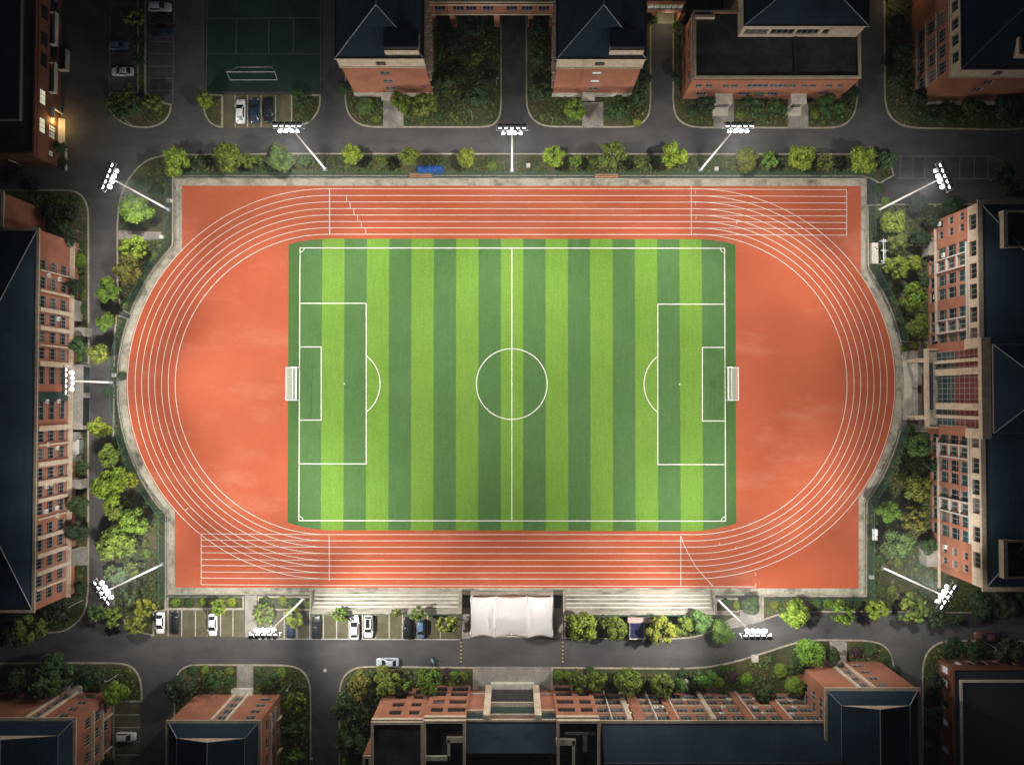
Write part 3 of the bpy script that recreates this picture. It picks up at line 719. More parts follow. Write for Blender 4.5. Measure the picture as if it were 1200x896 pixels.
# ---- north west block (A) with the lit entrance
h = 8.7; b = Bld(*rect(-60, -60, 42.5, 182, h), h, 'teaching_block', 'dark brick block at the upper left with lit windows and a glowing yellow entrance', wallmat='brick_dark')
for p, pane in ((14,'glass_dark'),(46,'glass_dark'),(70,'glass_dark'),(114,'lit_pane'),(147,'lit_pane')):
    b.win('E', gy(50, p, 6.4), 5.3, 3.6, 2.3, 3, 2, frame='metal_dark', pane=pane)
for p, pane in ((8,'glass_dark'),(60,'glass_dark'),(158,'lit_pane_dim'),(150,'lit_pane_dim')):
    b.win('E', gy(60, p, 3), 1.6, 1.7 if p > 100 else 3.4, 2.5, 2, 3, frame='metal_dark', pane=pane)
b.win('E', gy(58, 180, 3), 2.2, 1.4, 1.8, 2, 1, frame='metal_dark', pane='lit_pane_dim')
# white balconies
for p0, p1 in ((14,52),(73,108)):
    bm = bmesh.new(); y0, y1 = gy(62,p1,4.5), gy(62,p0,4.5)
    box(bm, b.x1+.01, y0, 3.4, b.x1+1.5, y1, 3.6); box(bm, b.x1+1.35, y0, 3.6, b.x1+1.5, y1, 4.7); box(bm, b.x1+.01, y0, 3.6, b.x1+1.35, y0+.15, 4.7); box(bm, b.x1+.01, y1-.15, 3.6, b.x1+1.35, y1, 4.7)
    b.par(finish(bm, 'balcony', 'plinth'))
y0, y1 = gy(75,80,2), gy(75,56,2); bm = bmesh.new(); xx = gx(78,70,1)
box(bm, xx-.15, y0, 0, xx+.15, y1, 1.4); box(bm, b.x1+.01, y0, 0, xx-.15, y0+.25, 1.4); b.par(finish(bm, 'ramp_wall', 'plinth'))
# entrance: canopy with a lamp under it, floor and steps
yA, yB = gy(70,171,2), gy(70,136,2); bm = bmesh.new(); xe = gx(76,150,.3)
box(bm, b.x1+.01, yA, .1, xe-1.5, yB, .75)
for k in range(3): box(bm, xe-1.5+.5*k, yA, .02, xe-1.0+.5*k, yB, .6-.17*k)
b.par(finish(bm, 'entrance_steps', 'plinth'))
bm = bmesh.new(); box(bm, b.x1+.01, yB-1.2, 3.3, xe-.6, yB+1.6, 3.6); box(bm, xe-1.0, yB+1.2, .02, xe-.65, yB+1.55, 3.3); hood = b.par(finish(bm, 'entrance_canopy', 'plinth'))
bm = bmesh.new(); box(bm, b.x1+.2, yB-.9, 3.2, xe-.7, yB-.5, 3.29); finish(bm, 'strip_lamp', 'warm_tube', hood)
ld = bpy.data.lights.new('entrance_lamp', 'POINT'); ld.energy = 800; ld.color = (1, .66, .22); ld.shadow_soft_size = .3
lo = bpy.data.objects.new('entrance_lamp', ld); COL.objects.link(lo); lo.location = ((b.x1+xe)/2-.2, yB-1.6, 2.9)
bm = bmesh.new(); box(bm, xe+.2, gy(77,200,0), 0, xe+.5, yA-.1, .5); b.par(finish(bm, 'planter_wall', 'plinth'))
b.flat(h, .7, .5, key=('parapet','brick_dark'))
x0, y0, x1, y1 = rect(-60, -60, 18.5, 137, h+2); bm = bmesh.new(); box(bm, x0, y0, h, x1, y1, h+.9); rf = b.par(finish(bm, 'upper_roof', 'roof_tile'))
bm = bmesh.new(); box(bm, x1, y0-.25, h, x1+.25, y1, h+1.0); box(bm, x0, y0-.25, h, x1, y0, h+1.0); b.par(finish(bm, 'roof_edge', 'metal_grey'))
bm = bmesh.new(); tube(bm, [G(10,187,6), G(26,194,1)], .07, 6); b.par(finish(bm, 'drain_pipe', 'metal_white'))
b.finish()

# ---- covered link corridors at the top edge
b = Bld(*rect(500, -14, 653, 3.5, 11), 11, 'link_corridor', 'raised brick link corridor with white rails between the two tall blocks', z0=6.2)
for px in (515,537,552,572,600,618,638): b.win('S', gx(px, 8, 9), 7.6, 2.6, 1.9, 3, 1)
b.trim(('rail_band','cream'), 'S', b.x0, b.x1, 6.2, 6.7, .35); b.trim(('eaves_band','cream'), 'S', b.x0, b.x1, 10.3, 10.8, .3)
for px in (507,530,582,622,648): bm = bmesh.new(); x = gx(px, 14, 5); box(bm, x-.7, b.y0-.05, 0, x+.7, b.y0+1.2, 6.2); b.par(finish(bm, 'column', 'brick'))
b.flat(11.1, .3, .4, key=('parapet','cream'), mat_='roof_tile'); b.finish()
b = Bld(*rect(757, -14, 803, 3, 10), 10, 'link_corridor', 'brick gateway corridor with a row of lit windows over a bright passage', z0=5.4)
for px in (763,770,777,784,791,797): b.win('S', gx(px, 8, 8), 6.9, 1.5, 2.0, 2, 2, pane='lit_pane_dim')
for px in (765,798): bm = bmesh.new(); x = gx(px, 14, 3); box(bm, x-.6, b.y0-.1, 0, x+.6, b.y0+3, 5.4); b.par(finish(bm, 'column', 'brick'))
b.flat(10.1, .3, .4, key=('parapet','brick')); b.finish()
ld = bpy.data.lights.new('passage_lamp', 'POINT'); ld.energy = 520; ld.color = (1, .9, .55); ld.shadow_soft_size = .3
lo = bpy.data.objects.new('passage_lamp', ld); COL.objects.link(lo); lo.location = G(782, 20, 4.2)
ld = bpy.data.lights.new('passage_lamp', 'POINT'); ld.energy = 260; ld.color = (1, .78, .45); ld.shadow_soft_size = .3
lo = bpy.data.objects.new('passage_lamp', ld); COL.objects.link(lo); lo.location = G(1052, -6, 4)

# ---- long left building (G)
h = 15.1; b = Bld(*rect(-60, 269, 39.5, 715.5, h), h, 'dormitory_block', 'long brick building along the left edge with rows of dark windows between cream ribs')
rows = [315,334,356,376,396,415,439,480,510,530,553,573,593,617,635,655,675,692]
def gyl(p, z): return gy(50, p, z)
for p in rows:
    for k, z in enumerate((4.6, 8.5, 12.3)): b.win('E', gyl(p, 9), z, 2.7 if p not in (439,480) else 4.6, 2.35, 3, 2, frame='frame_grey')
for p, t in ((321,.25),(344,.5),(365.5,.9),(386.5,.9),(406,.35),(427,1.2),(501,1.2),(520,.4),(542,1.1),(563.5,1.1),(583,.8),(604,.3),(625.5,.8),(646,.9),(666,.9),(684,.5)):
    b.trim(('rib','cream'), 'E', gyl(p,9)-t/2, gyl(p,9)+t/2, 3.4, h-.3, .55)
b.trim(('glass_panel','glass_green'), 'E', gyl(470,9), gyl(459,9), 3.8, h-.6, .12)
b.trim(('ledge','cream'), 'E', gyl(700,4), gyl(285,4), 3.2, 3.6, 1.0)
# ground floor annexes below the ledge
for p0, p1, d in ((352,376,1.1),(384,394,3.4),(427,503,3.2),(506,514,1.6),(532,540,1.6),(561,572,3.0),(642,662,1.4)):
    b.trim(('annexe','paving'), 'E', gyl(p1,2), gyl(p0,2), 0, 3.0, d)
for p0, p1 in ((430,460),(466,498)): b.trim(('annexe_glass','glass_dark'), 'E', gyl(p1,2), gyl(p0,2), .3, 2.8, 3.25)
for i, (p, z) in enumerate(((470,11.4),(470,7.2),(520,11.0),(525,7.4),(568,11.2),(566,9.5),(597,11.2),(596,7.2),(605,7.0),(325,11.4),(326,7.4),(373,7.6))): b.ac('E', gyl(p,9), z)
b.ring(('cornice','cream'), h-.02, h+.28, .35, .35); b.hip(-.35, h+.2, 4.4, 26, 'y'); b.gutter(h+.31, -.32, 1.1)
b.finish()
b2 = Bld(*rect(-60, 226, 3, 268, h), h, root=b.root); b2.ring(('cornice','cream'), h-.02, h+.28, .35, .35)
b2.y1 = gyl(226, h); b2.flat(h, .2, .4); b2.finish()

# ---- right building (I)
h = 19.9; b = Bld(*rect(1147.5, 237.5, 1290, 689.5, h), h, 'academic_building', 'large brick building on the right edge with cream portal and blue tile roofs')
def gyr(p, z): return gy(1120, p, z)
FZ = (1.1, 4.45, 8.3, 12.2)
big = [294,326.5,343,368,396.5, 514,545,560,579,607,624]; balc = [309,381.5, 528,592.5]
for p in big:
    for k, z in enumerate(FZ): b.win('W', gyr(p,9), z, 2.6, 3.05 if k else 2.5, 2, 2, pane='glass_green' if k % 2 else 'glass_dark')
for p in balc:
    for k, z in enumerate(FZ): b.win('W', gyr(p,9), z, 2.2, 2.4, 2, 1, frame='frame_white', pane='glass_green')
    for dy in (-1.5, 1.5): b.trim(('balcony_frame','frame_white'), 'W', gyr(p,9)+dy-.13, gyr(p,9)+dy+.13, 4.2, 15.6, .45)
    for z in (4.3, 8.2, 12.1, 15.5): b.trim(('balcony_frame','frame_white'), 'W', gyr(p,9)-1.37, gyr(p,9)+1.37, z-.1, z+.1, .4)
for p in (259,272,646,660):
    for k, z in enumerate((5.0, 8.9, 12.9)): b.win('W', gyr(p,9), z, 1.7, 1.6, 2, 1)
tw = [261,292,318,342,369,393,515,545,570,592,625,655]
for p in tw: b.win('W', gyr(p,17), 16.5, 3.4, 2.5, 3, 1)
bm = bmesh.new(); prev = b.y0
for y in sorted(gyr(p,17) for p in tw):
    box(bm, b.x0-.15, prev, 16.0, b.x0+.02, y-1.7, h); box(bm, b.x0-.15, y-1.7, 16.0, b.x0+.02, y+1.7, 16.5); box(bm, b.x0-.15, y-1.7, 19.0, b.x0+.02, y+1.7, h); prev = y+1.7
box(bm, b.x0-.15, prev, 16.0, b.x0+.02, b.y1, h); b.par(finish(bm, 'top_band', 'cream'))
for p0, p1 in ((400,284),(636,512)): b.trim(('ledge','frame_white'), 'W', gyr(p0,15), gyr(p1,15), 15.6, 15.9, .5)
b.trim(('ledge','cream'), 'W', gyr(400,3.6), gyr(240,3.6), 3.7, 4.0, .5); b.trim(('ledge','cream'), 'W', gyr(688,3.6), gyr(512,3.6), 3.7, 4.0, .5)
for p0, p1 in ((252,300),(660,640)): pass
for p0, p1, d in ((300,280,1.6),(662,634,3.0)): b.trim(('annexe','paving'), 'W', gyr(p0,2), gyr(p1,2), 0, 3.4, d)
for p, z in ((262,5.2),(300,6.6),(346,3.0),(640,6.0)): b.ac('W', gyr(p,6), z)
b.ring(('cornice','cream'), h-.02, h+.3, .55, .5); b.hip(-.5, h+.2, 3.6, 17, 'y'); b.gutter(h+.33, -.48, 1.3)
# roof pits near both ends
for p0, p1 in ((246,290),(633,678)):
    x0, y0, x1, y1 = rect(1176, p0, 1290, p1, h+2.4); bm = bmesh.new()
    box(bm, x0, y0, h+.3, x0+.9, y1, h+2.4); box(bm, x0+.9, y1-.4, h+.3, x1, y1, h+2.4); box(bm, x0+.9, y0, h+.3, x1, y0+.4, h+2.4)
    t_ = b.par(finish(bm, 'roof_box', 'cream')); bm = bmesh.new(); box(bm, x0+.9, y0+.4, h+.3, x1, y1-.4, h+1.9); finish(bm, 'box_deck', 'flat_roof', t_)
# central portal
h3 = 22.0; yA, yB = gyr(514.5,h3), gyr(395,h3); xf = gx(1150.5,450,h3)
bm = bmesh.new(); xb = gx(1161.5,450,h3); box(bm, xf, yA, h3-1.2, xb, yB, h3); box(bm, xf, yA, 16.2, xf+1.2, yA+2.2, h3-1.2); box(bm, xf, yB-2.2, 16.2, xf+1.2, yB, h3-1.2)
b.par(finish(bm, 'portal_beam', 'cream'))
for p, w_ in ((423,.75),(435.5,1.55),(476,1.55),(488.5,.75)):
    bm = bmesh.new(); y = gyr(p, 12); box(bm, xf+.02, y-w_/2, 4.8, xf+1.1, y+w_/2, h3-1.2); b.par(finish(bm, 'portal_column', 'cream'))
xg = b.x0 - .6; ya, yb = gyr(499,12), gyr(411,12)
bm = bmesh.new(); box(bm, xg, ya, 11.4, b.x0+.1, yb, h3-1.3); cr = b.par(finish(bm, 'curtain_wall', 'curtain_red')); cr['label'] = 'dark red tiled upper wall of the portal'
bm = bmesh.new(); box(bm, xg, ya, 4.9, b.x0+.1, yb, 11.4); b.par(finish(bm, 'glass_front', 'glass_green'))
bm = bmesh.new()
for z in (6.6, 8.6, 10.0, 11.4, 13.2, 15, 16.8, 18.6): box(bm, xg-.05, ya, z-.05, xg+.02, yb, z+.05)
for i in range(15): y = ya + (yb-ya)*i/14; box(bm, xg-.06, y-.05, 4.9, xg+.021, y+.05, h3-1.3)
b.par(finish(bm, 'mullion', 'frame_grey'))
for q in ((ya-2.2, ya), (yb, yb+2.2)): bm = bmesh.new(); box(bm, xg-.02, q[0], 0, b.x0+.1, q[1], 15.9); b.par(finish(bm, 'portal_side', 'brick'))
# pavilion roof (stained concrete) in front
zp = 5.0; x0, y0, x1, y1 = rect(1085, 408.5, 1104.5, 501.5, zp); x1 = xg - .03
bm = bmesh.new(); box(bm, x0+.5, y0+.3, zp-.6, x1, y1-.3, zp-.25); b.par(finish(bm, 'pavilion_roof', 'concrete'))
bm = bmesh.new(); box(bm, x0-.15, y0, zp-.8, x0+.5, y1, zp+.35); box(bm, x0+.5, y1-.3, zp-.7, x1, y1, zp+.1); box(bm, x0+.5, y0, zp-.7, x1, y0+.3, zp+.1)
for p in (422,489): y = gyr(p, zp); box(bm, x0-2.3, y-.5, zp-.8, x0-.15, y+.5, zp-.3); tube(bm, [(x0-1.9, y, 0), (x0-1.9, y, zp-.8)], .35, 12)
b.par(finish(bm, 'pavilion_beam', 'cream'))
bm = bmesh.new(); box(bm, x0+.9, gyr(480,zp), zp-.248, x0+1.6, gyr(425,zp), zp+.1); b.par(finish(bm, 'roof_duct', 'metal_dark'))
b.finish()
b3 = Bld(*rect(1164, 403.5, 1290, 507, 22.5), 22.5, root=b.root); b3.ring(('cornice','metal_grey'), 22.3, 22.6, .15, .2); b3.hip(0, 22.58, 4, (b3.y1-b3.y0)/2, 'x', ends=(1,0)); b3.finish()
# terrace steps
bm = bmesh.new(); xa = gx(1057,450,0); yA, yB = gyr(492,0), gyr(411,0)
for k in range(4): box(bm, xa+.9*k, yA, .05, xa+.9*k+.88, yB, .2+.14*k)
tag(finish(bm, 'terrace_steps', 'plinth'), 'grey stone steps from the track rim up to the right building portal', 'steps')

# ---- bottom corner blocks with gablet roofs (J, K) and main building (L)
def gablet(b, z, gy_, rise):
    """tiled skirt up to a cream gablet, then a ridge running away to the south"""
    x0, x1, y1, y0 = b.x0+.15, b.x1-.15, b.y1-.15, b.y0; xm = (x0+x1)/2; bm = bmesh.new()
    t = 2.6; zg = z + t*.55
    v = lambda *p: bm.verts.new(p)
    A, B_, C, D = v(x0,y1,z), v(x1,y1,z), v(x1-t,y1-gy_,zg), v(x0+t,y1-gy_,zg)
    bm.faces.new((B_,A,D,C))
    E, F_ = v(x0,y0,z), v(x1,y0,z); Gm, H_ = v(xm,y1-gy_,z+rise), v(xm,y0,z+rise); C2, D2 = v(x1-t,y0,zg), v(x0+t,y0,zg)
    bm.faces.new((A,E,D2,D)); bm.faces.new((F_,B_,C,C2)); bm.faces.new((D,D2,H_,Gm)); bm.faces.new((C2,C,Gm,H_))
    rf = b.par(finish(bm, 'roof', 'roof_tile'))
    bm = bmesh.new(); q = y1-gy_+.02
    bm.faces.new((bm.verts.new((x1-t,q,zg)), bm.verts.new((x0+t,q,zg)), bm.verts.new((xm,q,z+rise-.02)))); g_ = finish(bm, 'gablet', 'cream', rf)
    bm = bmesh.new(); tube(bm, [(xm,q,z+rise),(xm,y0,z+rise)], .13, 6); tube(bm, [(x0,y1,z),(x0+t,q,zg)], .12, 6); tube(bm, [(x1,y1,z),(x1-t,q,zg)], .12, 6)
    for x in (x0+t, x1-t): tube(bm, [(x,q,zg),(x,y0,zg)], .10, 6)
    finish(bm, 'ridge_tiles', 'metal_grey', rf)
def corner_block(name, label, r, h, sc, wcol, east, root=None):
    """sc = px of the stair strip centre at the roof edge, wcol = px of the window column there"""
    b = Bld(*r, h, name, label, root=root)
    pe = 845
    xs = gx(sc, pe, h)
    for k in range(4):
        z = 1.6 + k*(h-1.4)/4
        b.win('N', xs, z, 2.2, (h-1.4)/4-.75, 2, 2, frame='frame_grey', pane='glass_green')
        b.win('N', gx(wcol, pe, h), z+.3, 2.3, 1.9, 2, 2)
    for d in (-1.65, 1.65): b.trim(('stair_rib','cream'), 'N', xs+d-.3, xs+d+.3, 0, h-.05, .5)
    b.trim(('stair_base','plinth'), 'N', xs-2.6, xs+2.6, 0, 1.0, 1.6)
    if east:
        y = b.y1 - 3.2; k = 0
        while y > b.y0 + 1.5:
            for z in (1.3, 5.0, 8.7, 12.0)[:int(h/3.75)]: b.win('E', y, z, 2.5, 2.3, 3, 2, frame='frame_white' if k % 2 else 'frame_grey')
            y -= 4.0; k += 1
        for z in (4.2, 8.0): b.trim(('ledge','cream'), 'E', b.y0, b.y1-1.2, z, z+.35, .55)
        y = b.y1 - 5.2
        while y > b.y0 + 1.5: b.trim(('pier','cream'), 'E', y-.2, y+.2, 0, 4.2, .5); y -= 8
    b.ring(('cornice','cream'), h-.02, h+.3, .4, .35); gablet(b, h+.22, 2.8, 3.4); b.gutter(h+.33, -.3, .8)
    return b
h = 14.8
corner_block('dormitory_block', 'brick block at the lower left corner with gablet tile roof and slanting cream stair ribs', rect(-60, 842, 86.5, 960, h), h, 38, 68, True).finish()
b = corner_block('dormitory_block', 'brick block with gablet tile roof between two lanes left of the long bottom building', rect(197, 845, 303.5, 960, h), h, 256, 289, True)
b.finish()

# L : the long building
hE = 15.3; yE = gy(820, 845, hE)
b = Bld(gx(703,845,hE), gy(800,960,hE), gx(968,845,hE), yE, hE, 'main_building', 'long brick building along the bottom with glass entrance, cream pilasters and dark tile roof')
XE = lambda px: gx(px, 843, hE)
for px in (708.5,727,761,780,806,826,848,869,894,915,940,957):
    for k, z in enumerate((1.2, 4.4, 8.5, 12.5)): b.win('N', XE(px), z, 2.9, 1.9 if k else 2.4, 3, 1, pane='glass_green')
for px in (738.5, 837.5): b.trim(('pilaster','cream'), 'N', XE(px)-.55, XE(px)+.55, 0, hE-.05, .6)
for px in (750, 792.5, 882.5, 925): b.trim(('brick_pier','brick'), 'N', XE(px)-1.2, XE(px)+1.2, 0, hE-.05, .45)
for px in (795.6, 885.5, 928, 717.5, 770.5): b.trim(('down_pipe','frame_white'), 'N', XE(px)-.12, XE(px)+.12, 0, hE-.05, .7)
for z in (4.0, 7.6, 11.6): b.trim(('sill_band','cream'), 'N', b.x0, b.x1-.1, z-.1, z+.1, .3)
for px, z in ((744,11.2),(744,7.2),(752,3.6),(788,11.4),(786,8.0),(790,3.5),(776,8.0),(851,11.4),(858,8.0),(872,3.5),(897,8.2),(902,11.2),(905,3.4),(935,11.6),(945,8.0),(948,4.2),(816,3.6)): b.ac('N', XE(px), z)
b.ring(('cornice','cream'), hE-.02, hE+.3, .35, .3); b.gutter(hE+.33, -.25, .9)
# roof of the long range: one broad north slope
bm = bmesh.new(); x0, x1, y1, y0 = b.x0+.5, b.x1+2, b.y1-.6, gy(820, 893.5, hE+3.2); q = [bm.verts.new(p) for p in ((x0,y0,hE+3.4),(x1,y0,hE+3.4),(x1,y1,hE+.3),(x0,y1,hE+.3),(x0,y0-14,hE+.3),(x1,y0-14,hE+.3))]
bm.faces.new((q[0],q[1],q[2],q[3])); bm.faces.new((q[4],q[5],q[1],q[0])); bm.faces.new((q[4],q[0],q[3])); bm.faces.new((q[5],q[2],q[1]))
rf = b.par(finish(bm, 'roof', 'roof_tile')); bm = bmesh.new(); tube(bm, [(x0,y0,hE+3.43),(x1,y0,hE+3.43)], .14, 6); finish(bm, 'ridge_tiles', 'metal_dark', rf)
root = b.root; b.finish()
# west blocks with flat roofs
hW = 18.0; cop = ('coping', 'cream')
def flatblk(px0, px1, py, h, py2=960, cols=(), pe=None, par=.5, west=False):
    b = Bld(*rect(px0, py, px1, py2, h), h, root=root)
    for px, ww in cols:
        for k, z in enumerate((1.0, 4.4, 8.6, 12.8)): b.win('N', gx(px, 834, 14.0), z, ww, 1.9 if k else 2.6, 3 if ww < 3.5 else 4, 1, frame='metal_dark')
    b.flat(h, par, .55, key=('parapet', 'cream')); return b
b = flatblk(435, 496, 844.5, hW, cols=((463,2.7),(485,2.3))); b.trim(('cornice_face','cream'), 'N', b.x0, b.x1-.1, 16.9, hW-.26, .25); b.finish()
b = flatblk(425.5, 434.8, 884, 16.5); b.finish()
b = flatblk(496.5, 545.5, 842, 18.4, cols=((512,2.7),(535,4.0)), par=.9); b.trim(('cornice_face','cream'), 'N', b.x0, b.x1, 17.2, 18.1, .3); b.finish()
b = flatblk(652.5, 703, 842, 18.4, cols=((664,3.9),(688,2.7)), par=.9); b.trim(('cornice_face','cream'), 'N', b.x0, b.x1, 17.2, 18.1, .3); b.finish()
# low parapet walls crossing the two flat wings
for (pa, pb, pc, pd) in ((497,888,526,886), (525,867,544,864), (526,867,526,888), (653,866,673,870), (672,868,672,900)):
    a, c_ = G(pa, pb, 18.6), G(pc, pd, 18.6); bm = bmesh.new(); box(bm, min(a.x,c_.x)-.3, min(a.y,c_.y)-.3, 18.2, max(a.x,c_.x)+.3, max(a.y,c_.y)+.3, 19.1)
    o = finish(bm, 'roof_wall', 'plinth', root); o.location = -root.location
bm = bmesh.new(); p_ = G(700, 868, 18.4)
for (pa, pb, pc, pd) in ((662,857,697,860),(683,861,688,880)):
    a, c_ = G(pa, pb, 18.5), G(pc, pd, 18.5); box(bm, a.x, min(a.y,c_.y), 18.41, c_.x, max(a.y,c_.y), 18.75)
o = finish(bm, 'roof_walkway', 'paving', root); o.location = -root.location
# entrance range
hM = 16.4; b = Bld(*rect(546, 844.5, 652, 960, hM), hM, root=root)
b.trim(('cornice','cream'), 'N', b.x0, b.x1, hM-.3, hM+.3, .4)
bm = bmesh.new(); x0, x1, y1, y0 = b.x0+.05, b.x1-.05, b.y1-.4, gy(600, 882, hM+2.4); q = [bm.verts.new(p) for p in ((x0,y0,hM+2.4),(x1,y0,hM+2.4),(x1,y1,hM+.32),(x0,y1,hM+.32),(x0,y0,hM),(x1,y0,hM))]
bm.faces.new((q[0],q[1],q[2],q[3])); bm.faces.new((q[4],q[5],q[1],q[0])); bm.faces.new((q[0],q[3],q[4])); bm.faces.new((q[1],q[5],q[2]))
b.par(finish(bm, 'roof', 'roof_tile'))
bm = bmesh.new(); box(bm, gx(553,893,hM+1), gy(560,960,hM), hM, gx(645,893,hM+1), gy(560,890,hM+1), hM+1.0); o = b.par(finish(bm, 'roof_deck', 'lawn')); o['label'] = 'pale olive flat roof deck behind the entrance'
xa, xb = gx(574,820,9), gx(627,820,9)
for z0, z1, d in ((1.5, 9.6, .9), (10.2, 14.9, .5)):
    bm = bmesh.new(); box(bm, xa, b.y1+.02, z0, xb, b.y1+d, z1); g_ = b.par(finish(bm, 'glass_front', 'glass_dark' if z0 < 5 else 'glass_green'))
    bm = bmesh.new(); box(bm, xa, b.y1+.02, z1, xb, b.y1+d+.5, z1+.35); b.par(finish(bm, 'ledge', 'cream'))
    bm = bmesh.new()
    for i in range(10): x = xa + (xb-xa)*i/9; box(bm, x-.035, b.y1+d, z0, x+.035, b.y1+d+.05, z1)
    for i in range(1, 4): z = z0 + (z1-z0)*i/4; box(bm, xa, b.y1+d, z-.035, xb, b.y1+d+.045, z+.035)
    finish(bm, 'mullion', 'metal_dark', g_)
bm = bmesh.new(); box(bm, xa, b.y1+.02, 0, xb, b.y1+2.2, 1.45); b.par(finish(bm, 'entrance_steps', 'plinth'))
for px in (571.5, 629.5): bm = bmesh.new(); x = gx(px, 820, 9); box(bm, x-.75, b.y1+.02, 0, x+.75, b.y1+1.5, hM+.35); b.par(finish(bm, 'entrance_pillar', 'cream'))
for pa, pb in ((548,568.5),(632.5,651)): bm = bmesh.new(); box(bm, gx(pa,830,8), b.y1+.02, 4.0, gx(pb,830,8), b.y1+.8, 12.5); b.par(finish(bm, 'entrance_wing', 'brick'))
for pa, pb in ((548,568.5),(632.5,651)):
    for z0, z1 in ((12.5,13.0),(3.3,4.0)): bm = bmesh.new(); box(bm, gx(pa,830,8), b.y1+.02, z0, gx(pb,830,8), b.y1+.9, z1); b.par(finish(bm, 'wing_coping', 'cream'))
for pa, pb in ((548,568.5),(632.5,651)): bm = bmesh.new(); box(bm, gx(pa,830,8), b.y1+.02, 13.0, gx(pb,830,8), b.y1+.3, hM-.35); b.par(finish(bm, 'wing_glass', 'glass_green'))
b.finish()
# east wing
hX = 16.6; b = corner_block(None, None, rect(967.5, 807, 1077.5, 960, hX), hX, 1017, 1041, False, root=root)
for py in (818, 832):
    for z in (5.0, 9.0, 12.9): b.win('W', gy(967, py+2, hX-4), z, 2.2, 2.2, 2, 2, frame='frame_white')
b.finish()

# ---- low dark block at the lower right (M)
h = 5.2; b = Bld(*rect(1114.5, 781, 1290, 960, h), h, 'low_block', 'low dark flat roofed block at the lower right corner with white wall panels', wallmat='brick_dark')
for p in (785,800,826,846,878): b.win('W', gy(1110, p, 3), 1.4, 1.8, 2.4, 1, 1, frame='frame_white', pane='metal_white' if p != 826 else 'glass_dark', name='wall_panel')
x = b.x0 + 3
while x < b.x1: b.win('N', x, 1.4, 1.8, 2.4, 1, 1, frame='frame_white', pane='metal_white' if int(x) % 3 else 'glass_dark', name='wall_panel'); x += 3.2
b.flat(h, .5, .6, key=('parapet','brick_dark'), mat_='metal_dark')
bm = bmesh.new(); x0, y0, x1, y1 = rect(1124, 796, 1290, 960, h); box(bm, x0, y0, h, x0+.5, y1, h+.5); box(bm, x0+.5, y1-.5, h, x1, y1, h+.5); b.par(finish(bm, 'roof_kerb', 'plinth'))
b.finish()
# ================================================================== cars
def paint(name, c, rough=.28, metal=0.0):
    m, n, l, b = nodes(name); b.inputs['Base Color'].default_value = (*c, 1); b.inputs['Roughness'].default_value = rough
    b.inputs['Metallic'].default_value = metal; b.inputs['Coat Weight'].default_value = .6; b.inputs['Coat Roughness'].default_value = .08
for nm, c in (('paint_white', (.72,.73,.73)), ('paint_black', (.012,.013,.016)), ('paint_navy', (.018,.036,.072)), ('paint_blue', (.10,.17,.28)), ('paint_silver', (.34,.38,.44)), ('paint_maroon', (.06,.018,.015)), ('paint_brown', (.13,.06,.05))): paint(nm, c)
def loft(bm, secs, mi=0):
    rings = [[bm.verts.new(p) for p in s_] for s_ in secs]; n_ = len(rings[0])
    for a, b_ in zip(rings, rings[1:]):
        for i in range(n_): bm.faces.new((a[i], a[(i+1)%n_], b_[(i+1)%n_], b_[i])).material_index = mi
    bm.faces.new(rings[0][::-1]).material_index = mi; bm.faces.new(rings[-1]).material_index = mi
def sec(y, hw, z0, z1, r=.16):
    """rounded car cross section"""
    t = min(.10, (z1-z0)*.25)
    return [(-hw*.86,y,z0),(hw*.86,y,z0),(hw,y,z0+.12),(hw,y,z1-t*1.6),(hw-.05,y,z1-t*.5),(hw-r,y,z1),(-hw+r,y,z1),(-hw+.05,y,z1-t*.5),(-hw,y,z1-t*1.6),(-hw,y,z0+.12)]
BODY = {
 'sedan': dict(secs=[(-2.32,.66,.45,.72),(-2.24,.80,.30,.88),(-2.0,.86,.26,.97),(-1.4,.90,.24,1.00),(-.4,.905,.24,.98),(.7,.90,.24,.97),(1.25,.89,.24,.93),(1.9,.85,.26,.83),(2.2,.76,.3,.72),(2.33,.60,.4,.60)],
      belt=(-1.85,1.12,.80), roof=(-1.10,.22,.60), top=1.44),
 'hatch': dict(secs=[(-2.12,.74,.42,.85),(-2.05,.83,.30,.98),(-1.6,.88,.25,1.02),(-.4,.895,.24,1.0),(.7,.89,.24,.99),(1.25,.88,.24,.96),(1.75,.84,.26,.88),(2.02,.76,.3,.76),(2.14,.6,.4,.64)],
      belt=(-2.0,1.12,.80), roof=(-1.75,.28,.62), top=1.55),
 'suv': dict(secs=[(-2.3,.78,.48,.95),(-2.22,.88,.35,1.06),(-1.7,.93,.3,1.1),(-.4,.94,.3,1.08),(.7,.935,.3,1.07),(1.3,.92,.3,1.04),(1.95,.88,.32,.96),(2.2,.8,.36,.84),(2.32,.66,.44,.7)],
      belt=(-2.15,1.1,.84), roof=(-1.85,.22,.66), top=1.72)}
